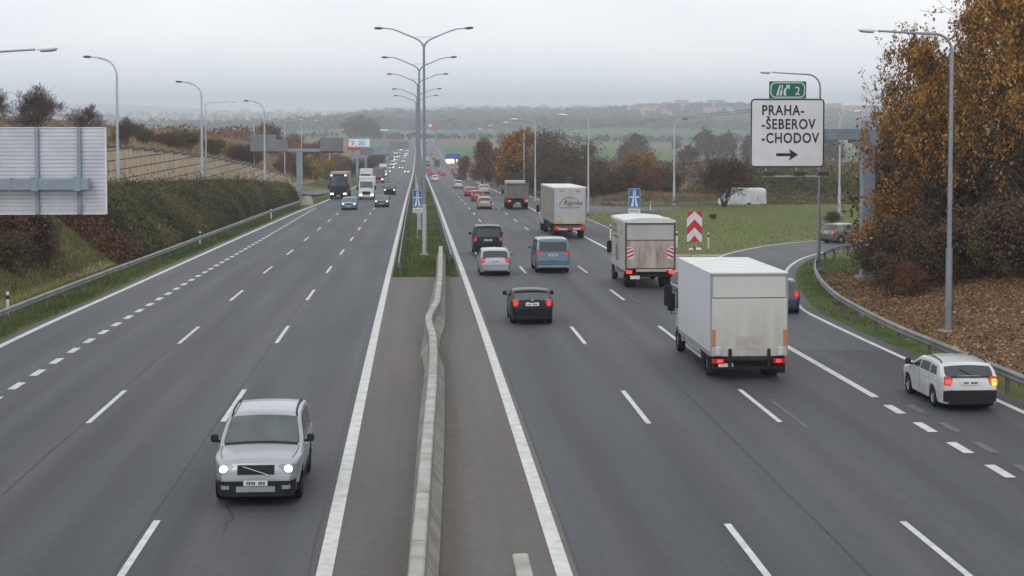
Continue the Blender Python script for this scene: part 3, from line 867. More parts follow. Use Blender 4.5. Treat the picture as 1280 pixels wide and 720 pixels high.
# double-armed lamps of the median
def double_lamp(label, px, D):
    x, y, _ = at_depth(px, 300, D); z0 = g(x, y); H = 14.6
    t = thing('double_street_lamp', label, 'street lamp', (x, y, z0), 0, 'double armed lamps of the median')
    MB().box(-.3, .3, -.3, .3, -.3, .12, .03).build('footing', CONC, t)
    MB().tube((0,0,.1), (0,0,3.6), .155, .145, 14).build('pole_sleeve', POLE, t, smooth=40)
    MB().tube((0,0,3.6), (0,0,H), .12, .08, 14).build('pole', POLED, t, smooth=40)
    for d in (-1, 1):
        pts = [(0,0,H-.1), (d*.12,0,H+.16), (d*.35,0,H+.38), (d*.7,0,H+.55), (d*1.35,0,H+.82), (d*1.9,0,H+1.05), (d*2.35,0,H+1.17), (d*2.8,0,H+1.19)]
        MB().path(pts, [.07,.065,.055,.05,.045,.045,.04,.04], 8).build('arm', POLED, t, smooth=60)
        lamp_head(t, d*2.75, H+1.19, d, True, 1.05, tilt=.02 if d < 0 else .1)
    MB().tube((-.75,0,H+.58), (.75,0,H+.62), .014, n=5).build('tie_wire', POLED, t)
    return t
for lab, px, D in (('nearest and tallest double armed lamp in the median behind the blue motorway sign', 530.5, 118), ('second nearest double armed lamp of the median', 524.5, 155),
                   ('third double armed lamp of the median', 522.5, 190), ('fourth double armed lamp of the median', 521.5, 236), ('farthest double armed lamp of the median', 520.5, 264)):
    double_lamp(lab, px, D)

# ------------------------------------------------------------------ white direction sign on its gantry arm
def frame_text(o_mb, s, size, x, z, y, sp=1.0, sx=1.0): text_mesh(s, size, x, y, z, .006, o_mb, spacing=sp, sx=sx)
def rrect(mb, x0, x1, z0, z1, y, th, r, n_=5):
    o = []
    for cx_, cz_, a0 in ((x1-r, z1-r, 0), (x0+r, z1-r, PI/2), (x0+r, z0+r, PI), (x1-r, z0+r, 1.5*PI)):
        for k in range(n_+1):
            a = a0+PI/2*k/n_; o.append((cx_+r*math.cos(a), cz_+r*math.sin(a)))
    N = len(o); mb.add([(a, y, b) for a, b in o]+[(a, y+th, b) for a, b in o], [tuple(range(N))[::-1], tuple(range(N, 2*N))]+[(k, (k+1) % N, N+(k+1) % N, N+k) for k in range(N)])
    return mb
def rring(mb, x0, x1, z0, z1, y, th, r, wd, n_=5):
    outs = []
    for e in (0, wd):
        o = []
        for cx_, cz_, a0 in ((x1-r, z1-r, 0), (x0+r, z1-r, PI/2), (x0+r, z0+r, PI), (x1-r, z0+r, 1.5*PI)):
            for k in range(n_+1):
                a = a0+PI/2*k/n_; o.append((cx_+(r-e)*math.cos(a), cz_+(r-e)*math.sin(a)))
        outs.append(o)
    N = len(outs[0]); mb.add([(a, y, b) for a, b in outs[0]]+[(a, y, b) for a, b in outs[1]]+[(a, y+th, b) for a, b in outs[0]]+[(a, y+th, b) for a, b in outs[1]],
        [(k, N+k, N+(k+1) % N, (k+1) % N) for k in range(N)]+[(k, (k+1) % N, 2*N+(k+1) % N, 2*N+k) for k in range(N)]+[(N+k, 3*N+k, 3*N+(k+1) % N, N+(k+1) % N) for k in range(N)])
    return mb
DS = 94.0; sc = FPX/DS
xa, ya, za = at_depth(1085, 168, DS); gz = g(xa, ya)
gt = thing('sign_gantry', 'bluish steel gantry post and arm carrying the white direction sign beside autumn trees', 'gantry', (xa, ya, gz), 0)
AZ = CZ-(168-135)/sc-gz      # height of the beam centre above the foot
MB().box(-.36, .36, -.3, .3, -.3, AZ-.3, .02).build('column', STEELB, gt)
wi = (1085-934)/sc
MB().box(-wi+.3, .45, -.2, .2, AZ-.3, AZ+.32, .02).build('beam', STEELB, gt)
MB().add([(-.36,-.1,AZ-.3),(-1.1,-.1,AZ-.3),(-.36,-.1,AZ-.95),(-.36,.1,AZ-.3),(-1.1,.1,AZ-.3),(-.36,.1,AZ-.95)], [(0,1,2),(5,4,3),(0,3,4,1),(1,4,5,2),(2,5,3,0)]).build('bracket', STEELB, gt)
MB().box(-.55, .55, -.5, .5, -.3, .12, .03).build('footing', CONC, gt)
st = thing('direction_sign', 'large white direction sign reading PRAHA-ŠEBEROV-CHODOV with arrow, on the gantry arm', 'sign', (xa-(1085-981)/sc, ya-.45, gz+AZ-.4), 0)
W2, H2 = 46.2/sc, 42.5/sc
zc0 = CZ-(166-135)/sc-st.location.z
rrect(MB(), -W2, W2, zc0-H2, zc0+H2, 0, .06, .22).build('board', SIGNW, st)
rring(MB(), -W2+.0, W2-.0, zc0-H2+.0, zc0+H2-.0, -.012, .012, .22, .075).build('border', SIGNK, st)
tm = MB()
u = 1/sc
for s_, yy_ in (('PRAHA-', 143.6), ('-ŠEBEROV', 160.8), ('-CHODOV', 178)):
    text_mesh(s_, 17.2*u*1.02, -(981-948.5)*u, -.012, zc0-(yy_-166)*u, .012, tm, spacing=1.12, sx=.80, bold=.018)
tm.add([(x*u-981*u, -.014, zc0-(y_-166)*u) for x, y_ in ((967,191),(985,191),(983,185.5),(994.5,192.8),(983,200),(985,194.6),(967,194.6))], [(0,6,5,1),(2,1,3),(1,5,3),(5,4,3)])
tm.build('lettering', SIGNK, st)
for k, x in enumerate((-26, 12, 42)):
    MB().box((x-7)*u, (x+7)*u, -.75, -.35, zc0-H2-.42, zc0-H2-.18, .04).build('floodlight', LAMPK, st)
q = MB(); q.box(-33*u, W2, -.62, -.54, zc0-H2-.50, zc0-H2-.43)
for x in (-26, 12): q.box(x*u-.04, x*u+.04, -.6, .12, zc0-H2-.48, zc0-H2-.42); q.box(x*u-.04, x*u+.04, .08, .15, zc0-H2-.48, zc0-H2+.3)
q.build('light_rack', GALV, st)
q = MB(); q.box(-1.2, -1.08, .07, .2, zc0-H2+.2, zc0+H2-.1); q.box(1.08, 1.2, .07, .2, zc0-H2+.2, zc0+H2-.1); q.build('frame', STEELB, st)
et = thing('exit_sign', 'small green exit plate numbered 2 on top of the white direction sign', 'sign', (st.location.x, ya-.45, st.location.z+zc0+H2), 0)
MB().box(-23.2*u, 23.2*u, 0, .05, .015, 21.5*u, .01).build('board', SIGNG, et)
rring(MB(), -21.5*u, 21.5*u, .015+1*u, 20.3*u, -.008, .008, .28, .05).build('border', SIGNW, et)
q = MB(); text_mesh('2', 14.5*u, 8.6*u, -.01, 4.8*u, .01, q)
q.add([(a*u, -.012, b*u) for a, b in ((-14.5,4),(-11.6,4),(-8.7,17),(-10.4,17))], [(0,1,2,3)])
q.add([(a*u, -.012, b*u) for a, b in ((-10.3,4),(-7.4,4),(-6.6,11),(-8.3,11))], [(0,1,2,3)])
q.add([(a*u, -.012, b*u) for a, b in ((-7.8,12),(-6.4,12),(-6.2,17),(-7.6,17))], [(0,1,2,3)])
q.add([(a*u, -.012, b*u) for a, b in ((-5,4),(-2,4),(-2.6,10.5),(.6,14.0),(-1.1,15.3),(-5,11))], [(0,1,2,5),(2,3,4,5)])
q.add([(a*u, -.012, b*u) for a, b in ((2.6,17),(-2.5,17),(2.0,11.2))], [(0,1,2)])
q.build('lettering', SIGNW, et)

# ------------------------------------------------------------------ back of the overhead sign on the left
DB_ = 59.0; sb = FPX/DB_; ub_ = 1/sb
x1, y1_, _ = at_depth(132, 213, DB_)
bk = thing('road_sign', 'ribbed aluminium back of a large overhead sign cut by the left edge', 'sign', (x1-4.6, y1_, g(x1-4.6, y1_)), 0)
zT = CZ+(135-160)/sb-bk.location.z; zB = CZ+(135-267)/sb-bk.location.z
rows = []; n_ = 22
z = zB; wv = (zT-zB)/n_
for k in range(n_):
    for dz_, dy in ((0,0),(.62,0),(.70,.03),(.92,.03)):
        rows.append((z+wv*(k+dz_), dy))
rows.append((zT, 0))
MB().grid([[(-4.0, dy, zz) for zz, dy in rows], [(4.6, dy, zz) for zz, dy in rows]]).build('ribbed_panel', ALU, bk)
MB().box(-4.0, 4.6, .05, .07, zB, zT).build('face_panel', WHITE, bk)
q = MB(); q.box(4.58, 4.63, -.01, .09, zB-.02, zT+.02); q.box(-4, 4.6, -.01, .09, zT, zT+.03); q.box(-4, 4.6, -.01, .09, zB-.03, zB); q.build('edge_trim', WHITE, bk)
for px in (48, 100, -5, -57):
    xx = 4.6-(132-px)*ub_
    MB().box(xx-.065, xx+.065, -.14, -.005, zB-.02, zT+.03, .01).build('upright', STEELB, bk)
bg_ = thing('sign_gantry', 'blue grey steel beam crossing the ribbed sign back at the left edge', 'gantry', (x1-12, y1_-.35, g(x1-12, y1_)), 0)
zb_ = CZ+(135-229.5)/sb-bg_.location.z; xe = 12-(132-114)*ub_
MB().box(-.2, xe, -.17, .17, zb_-.2, zb_+.2, .02).build('beam', STEELB, bg_)
MB().box(-.35, .35, -.3, .3, -.3, zb_+.2, .02).build('column', STEELB, bg_)
for px in (48, 100):
    xx = 12-(132-px)*ub_
    MB().box(xx-.12, xx+.12, -.2, .2, zb_-.24, zb_+.26, .01).build('clamp', STEELB, bg_)
MB().box(xe-2.68, xe-2.62, -.19, .19, zb_-.22, zb_+.22).build('joint_flange', STEELB, bg_)

# ------------------------------------------------------------------ chevron board, motorway signs, posts
D_ = 118.5; uc = D_/FPX
x, y = at(868, 313)
ct = thing('chevron_board', 'red and white double chevron board standing in the nose of the exit', 'sign', (x, y, g(x, y)), 0)
u = (y*math.cos(YAW))/FPX
zb_ = 11*u; hb = 38.5*u; wb = 9.6*u
MB().box(-wb, wb, 0, .04, zb_, zb_+hb, .01).build('board', SIGNW, ct)
for k in range(3):
    z0_ = [zb_+hb*.565, zb_+hb*.08][k] if k < 2 else 0
    if k < 2:
        t_ = hb*.27
        pts = [(-wb, z0_-.0), (0, z0_+hb*.255), (wb, z0_), (wb, z0_+t_*.98), (0, z0_+hb*.255+t_*.98-.0), (-wb, z0_+t_*.98)]
        pts = [(a, min(b, zb_+hb)) for a, b in pts]
# red field pieces: top corners, middle chevron, bottom triangle
q = MB(); yv = -.008
zt_ = zb_+hb; a = hb*.27
q.add([(-wb,yv,zt_),(-wb,yv,zt_-a*.85),(-.0,yv,zt_)], [(0,1,2)]); q.add([(wb,yv,zt_),(0,yv,zt_),(wb,yv,zt_-a*.85)], [(0,1,2)])
m0 = zt_-hb*.52
q.add([(-wb,yv,m0-a*.98),(0,yv,m0-.02),(wb,yv,m0-a*.98),(wb,yv,m0-a*.98+hb*.26),(0,yv,m0+hb*.26),(-wb,yv,m0-a*.98+hb*.26)], [(0,1,4,5),(1,2,3,4)])
q.add([(-wb*.72,yv,zb_),(wb*.72,yv,zb_),(0,yv,zb_+hb*.21)], [(0,1,2)])
q.build('red_chevrons', SIGNR, ct)
q = MB(); q.tube((-.18,.06,-.2), (-.18,.06,zb_+hb*.5), .03); q.tube((.18,.06,-.2), (.18,.06,zb_+hb*.5), .03); q.build('post', GALV, ct)
q = MB(); q.box(-.4,-.1,-.15,.2,-.02,.16,.05); q.box(.12,.5,-.2,.15,-.02,.2,.06); q.build('weight', WHITE, ct)
def motorway_sign(label, px, pyb, top, wpx, base=None):
    x, y = at(px, base); z0 = g(x, y); u = (y*math.cos(YAW))/FPX
    t = thing('motorway_sign', label, 'sign', (x, y, z0), 0, 'blue motorway signs')
    h = (base-top)*u; hb = (pyb-top)*u; w2 = wpx/2*u
    MB().box(-w2, w2, 0, .04, h-hb, h, .008).build('board', SIGNB, t)
    rring(MB(), -w2*.96, w2*.96, h-hb*.985, h-hb*.015, -.006, .006, .06, .03).build('border', SIGNW, t)
    q = MB(); f = lambda a, b: (a*w2, -.008, h-hb+b*hb)
    for sx_ in (-1, 1):
        q.add([f(sx_*.62,.08), f(sx_*.16,.08), f(sx_*.08,.50), f(sx_*.30,.50)], [(0,1,2,3)])
        q.add([f(sx_*.26,.60), f(sx_*.07,.60), f(sx_*.05,.92), f(sx_*.18,.92)], [(0,1,2,3)])
    q.add([f(-.8,.52), f(.8,.52), f(.8,.585), f(-.8,.585)], [(0,1,2,3)])
    q.build('motorway_symbol', SIGNW, t)
    q = MB(); q.box(-w2, w2, 0, .035, h-hb-6.5*u, h-hb-.8*u, .008); q.build('supplementary_plate', SIGNW, t)
    q = MB(); 
    for k in range(6): q.box(-w2*.8+k*w2*.27, -w2*.8+k*w2*.27+w2*.18, -.004, 0, h-hb-5*u, h-hb-2.4*u)
    q.build('plate_marks', POLED, t)
    MB().tube((0,.05,-.2), (0,.05,h-.1), .035).build('post', GALV, t)
    return t
motorway_sign('blue motorway sign with small white plate in the grassy median', 522, 259, 237, 12, 300)
motorway_sign('blue motorway sign with small white plate on the island by the entry ramp', 793, 260, 235, 15, 267)
def delineator(label, px, py, hpx, dark=True, fn=None, hm=1.05):
    x, y = at(px, py, fn or (lambda a, b: g(a, b))); z0 = g(x, y)
    t = thing('delineator_post', label, 'roadside post', (x, y, z0), 0, 'white roadside delineator posts')
    q = MB().box(-.06, .06, -.05, .05, -.1, hm, .02); q.build('post', WHITE, t)
    MB().box(-.064, .064, -.054, .054, hm-.32, hm-.14).build('reflector_band', SIGNK, t)
    return t
delineator('white delineator post behind the left guardrail at the left edge', 10, 394, 14)
delineator('white delineator post behind the left guardrail in front of the hedge', 250, 306, 9)
delineator('white delineator post behind the guardrail near the hedge end', 339, 274, 6)
delineator('white delineator post left of the red chevron board', 846, 309, 22, hm=1.2)
delineator('white delineator post right of the red chevron board', 885.5, 311, 22, hm=1.2)
delineator('white delineator post beside the dirty box truck roof', 763, 300, 30, hm=1.25)
delineator('slim dark capped post right of the island motorway sign', 813, 263, 12, hm=1.1)
# low concrete wedge where the left verge begins
x, y = at(391, 256); wg = MB().add([(-.9,-1.2,-.1),(.9,-1.2,-.1),(.9,1.2,-.1),(-.9,1.2,-.1),(-.2,-1.0,1.2),(.35,-1.0,1.3),(.5,1.1,1.1),(-.1,1.1,1.1)], [(0,1,5,4),(1,2,6,5),(2,3,7,6),(3,0,4,7),(4,5,6,7),(0,3,2,1)]).build('concrete_block', CONCT)
wg.location = (x-.8, y, g(x-.8, y)); tag(wg, 'pale concrete wedge on the verge where the slip road meets the left carriageway', 'block')

# ------------------------------------------------------------------ overhead gantries in the distance
def far_gantry(label, posts, pyb, beam, D, panels, arms=None):
    """posts/beam in picture columns at depth D, panels: (x0,x1,ytop,ybot,mat)"""
    x, y, z = at_depth(posts[0], beam[2], D); z0 = g(x, y)
    t = thing('overhead_gantry', label, 'gantry', (x, y, z0), 0)
    u = D/FPX; f = lambda p: (p-posts[0])*u; zz = lambda q_: CZ-(q_-HOR)*u-z0
    MB().box(f(beam[0]), f(beam[1]), -.35, .35, zz(beam[2]), zz(beam[3]) if len(beam) > 3 else zz(beam[2])+.8, .05).build('beam', STEELB, t)
    for p in posts:
        xx = f(p); gz_ = g(x+xx, y)-z0
        MB().box(xx-.32, xx+.32, -.3, .3, gz_-.3, zz(beam[2]), .03).build('column', STEELB, t)
    for a, b_, c, d, m_ in panels:
        MB().box(f(a), f(b_), -.5, -.38, zz(d), zz(c), .02).build('sign_panel', m_, t)
    return t
DARKP = mat('sign_back_weathered', (.20,.205,.22), .6, col2=(.15,.155,.165), vs=.6)
DARKB = mat('dark_trim', (.03,.03,.035), .6)
far_gantry('grey T shaped overhead gantry with two sign backs over the slip road end', [373.5], 245, (316,428,190,186), 236, [(314,346,168,189,DARKP),(346,360,174,189,DARKP),(400,429,172,189,DARKP),(316,347,189,191,DARKB),(401,429,189,191,DARKB)])
far_gantry('smaller overhead gantry with wide grey sign back left of the carriageway', [446.5, 485], 215, (444,487,194,192), 420, [(450,467,185,194,DARKP),(467,486,184,193,STEELB)])
far_gantry('farthest overhead gantry spanning the left carriageway', [483,513.5], 200, (483,514,178,176), 700, [(486,511,176.5,186,DARKP)])

def panel_text(t, s, size, x, y, z, m_, sx=1.0):
    q = MB(); text_mesh(s, size, x, y, z, .01, q, sx=sx); q.build('lettering', m_, t)
# white billboard with blue 20,
D = 450; x, y, z = at_depth(449, 178, D); u = D/FPX
bb = thing('billboard', 'white billboard showing a blue 20, above a red strip left of the carriageway', 'billboard', (x, y, g(x, y)), 0)
zz = lambda q_: CZ-(q_-HOR)*u-bb.location.z
BLUE2 = mat('billboard_blue', (.05,.28,.62), .5); PALE = mat('billboard_white', (.80,.84,.88), .5)
CYAN = mat('billboard_pale_cyan', (.50,.74,.84), .5)
MB().box(-13*u, 13*u, 0, .25, zz(183.5), zz(173.8), .02).build('board', PALE, bb)
MB().box(-1*u, 8*u, -.02, 0, zz(182.5), zz(174.4)).build('colour_field', CYAN, bb)
MB().box(-15.5*u, 6*u, -.3, .1, zz(187.3), zz(183.9), .02).build('red_strip', SIGNR, bb)
panel_text(bb, '20,', 6.8*u, -1*u, -.04, zz(181.2), BLUE2)
q = MB(); q.box(-12*u, -5*u, -.03, 0, zz(177), zz(175.9)); q.build('small_print', mat('billboard_red', (.5,.12,.14), .5), bb)
q = MB(); q.box(-9.3*u, -6.6*u, -.03, 0, zz(181), zz(178.4)); q.box(-12*u, -9.8*u, -.03, 0, zz(183), zz(182)); q.box(-5.5*u, -2.7*u, -.03, 0, zz(183), zz(182)); q.build('pictures', POLED, bb)
q = MB(); q.box(-8*u-.3, -8*u+.3, .3, .8, -.5, zz(183)); q.box(8*u-.3, 8*u+.3, .3, .8, -.5, zz(183)); q.build('legs', STEELB, bb)
# two far billboards on masts
def mast_board(label, px, D, x0, x1, y0, y1, fm, marks=None, pyb=172):
    x, y, z = at_depth(px, y0, D); u = D/FPX; z0 = g(x, y)
    t = thing('mast_billboard', label, 'billboard', (x, y, z0), 0); zz = lambda q_: CZ-(q_-HOR)*u-z0
    MB().box((x0-px)*u, (x1-px)*u, -.4, .4, zz(y1), zz(y0), .1).build('board', fm, t)
    MB().box(-.5, .5, -.4, .4, -.5, zz(y1)).build('mast', POLED, t)
    if marks: 
        q = MB()
        for a, b_, c, d in marks: q.box((a-px)*u, (b_-px)*u, -.46, -.4, zz(d), zz(c))
        q.build('board_marks', PALE, t)
mast_board('blue mast billboard on the left horizon above the far gantry', 480.5, 1000, 474, 487, 159.5, 164, mat('hazed_board_blue', (.10,.17,.30), .6), [(475.5,486,161.6,163.4)])  # blue is dulled to put the distance haze into the board colour
mast_board('small red mast sign just right of the farthest median lamps', 545, 1000, 540, 549, 155.5, 161, mat('hazed_board_red', (.38,.12,.11), .6), [(535.5,540,155.5,158)])  # muted red, haze painted into the board colour
mast_board('dark blue roadside board above the amber warning lights', 569, 640, 557, 575, 192, 199, SIGNB)
mast_board('green roadside board right of the amber warning lights', 576, 600, 571.5, 580.5, 199, 206.5, SIGNG)
# amber flashing arrow board on a trailer
x, y = at(564.5, 211.5); z0 = g(x, y); u = y/FPX
wb_ = thing('warning_trailer', 'warning trailer with two glowing amber lamps far off on the right shoulder', 'warning lights', (x, y, z0), 0)
AMB = mat('amber_lamp', (1.0,.55,.12), .4, emis=9)
MB().box(-1.7, 1.7, 0, .3, 1.6, 5.2, .1).build('board', mat('trailer_board', (.5,.12,.05), .5), wb_)
for sx_ in (-1, 1): MB().lathe([(.02,-.1),(1.0,-.08),(1.25,0)], sx_*1.05, -.15, 3.7, 'y', 16).build('amber_lamp', AMB, wb_)
q = MB(); q.box(-1.2, 1.2, -.3, 2.5, .4, 1.6, .1); q.build('trailer', POLED, wb_)
for sx_ in (-1, 1): MB().tube((sx_*1.1,1.2,.4), (sx_*1.3,1.2,.4), .4, n=12).build('wheel', DARKB, wb_)

# ------------------------------------------------------------------ power line across the plain
PYL = mat('pylon_steel', (.12,.14,.15), .6)
def pylon(label, px, D, top):
    x, y, _ = at_depth(px, 200, D); z0 = g(x, y); H = CZ-(top-HOR)*D/FPX-z0
    t = thing('power_pylon', label, 'pylon', (x, y, z0), 0, 'power pylons on the plain'); q = MB(); w_ = 2.6
    for sx_ in (-1, 1):
        for sy in (-1, 1): q.tube((sx_*w_, sy*w_, -1), (sx_*.35, sy*.35, H), .22, .14, 4)
    for k in range(7):
        a = w_*(1-k/7)+.35*(k/7); b_ = w_*(1-(k+1)/7)+.35*(k+1)/7; za_ = H*k/7; zb2 = H*(k+1)/7
        for sx_ in (-1, 1): q.tube((sx_*a, -a, za_), (-sx_*b_, -b_, zb2), .1, n=4); q.tube((sx_*a, a, za_), (-sx_*b_, b_, zb2), .1, n=4)
    q.build('lattice_tower', PYL, t)
    q = MB()
    for k, (zz_, L) in enumerate(((H*.68, 4.5), (H*.82, 5.5), (H*.94, 3.5))): q.tube((-L, 0, zz_), (L, 0, zz_), .22, n=4); 
    q.build('cross_arms', PYL, t)
    return (x, y, z0+H*.94)
A = pylon('lattice pylon above the left gantry on the plain', 397, 1500, 143)
B = pylon('lattice pylon above the dump truck behind the bare trees', 681, 1300, 146)
pa = Vector(at_depth(545, 168.5, 1500)); pb = Vector(at_depth(945, 139, 900))
pl = thing('power_line', 'dark power cable crossing the fields in front of the wooded ridge', 'cable', tuple(pa))
for k, off in enumerate(((0,0,0),(0,6,1.2))):
    MB().path([tuple((pb-pa)*t_+Vector(off)+Vector((0,0,-9*4*t_*(1-t_)*.35))) for t_ in np.linspace(0, 1, 24)], .26, 4).build('cable', PYL, pl)

# ================================================================== vehicles
GLASS = mat('car_glass', (.026,.036,.040), .14, spec=.6)
GLASSB = mat('windscreen_glass', (.075,.098,.098), .10, col2=(.035,.048,.05), vs=1.6, detail=3, spec=.8)
TYRE = mat('tyre_rubber', (.012,.012,.013), .9, spec=.15)
RIM = mat('wheel_rim', (.38,.39,.40), .35, .7)
HUB = mat('truck_rim', (.30,.30,.30), .6, col2=(.15,.14,.13), vs=6)
BLK = mat('black_plastic', (.014,.014,.016), .7, spec=.25)
UND = mat('underbody', (.007,.007,.007), .95, spec=.05)
TAIL = mat('tail_lamp_lit', (.70,.015,.014), .3, emis=.5)
TAILD = mat('tail_lamp', (.42,.02,.02), .25)
BRK = mat('brake_lamp_lit', (1.0,.05,.03), .3, emis=1.0)
HEAD = mat('headlamp_lit', (1.0,.95,.82), .3, emis=2.6)
HEADR = mat('headlamp_housing', (.26,.28,.31), .15)
IND = mat('indicator_lit', (1.0,.30,.03), .3, emis=3)
AMBD = mat('indicator_lens', (.55,.20,.03), .3)
PLATE = mat('number_plate', (.62,.63,.62), .5)
PMARK = mat('plate_characters', (.05,.05,.06), .6)
CHR = mat('chrome_trim', (.55,.56,.58), .2, .9)
def paint(name, col, rough=.28, metal=.0, coat=.6, dirt=.25):
    return mat('paint_'+name, col, rough, metal, spec=(.2 if max(col) < .02 else .5), col2=tuple(c*(1-dirt)+.06*dirt for c in col), vs=1.1, detail=7, coat=coat)
P_SILV = paint('silver', (.40,.42,.44), .32, .35)
P_SILV2 = paint('pale_silver', (.50,.53,.57), .32, .3)
P_SUV = paint('suv_silver', (.36,.385,.41), .34, .45)
P_BLACK = paint('black', (.006,.007,.009), coat=.08, dirt=.08)
P_DGREY = paint('dark_grey', (.03,.032,.036), coat=.2)
P_BLUE = paint('steel_blue', (.10,.19,.26), .3, .3)
P_WHITE = paint('white', (.62,.63,.63), .35, dirt=.35)
P_RED = paint('red', (.34,.02,.025))
P_BEIGE = paint('beige', (.34,.31,.26), .3, .3)
P_BLUE2 = paint('mid_blue', (.06,.14,.32), .3, .2)
P_GOLD = paint('gold', (.33,.25,.13), .3, .3)
P_NAVY = paint('navy', (.02,.03,.07))

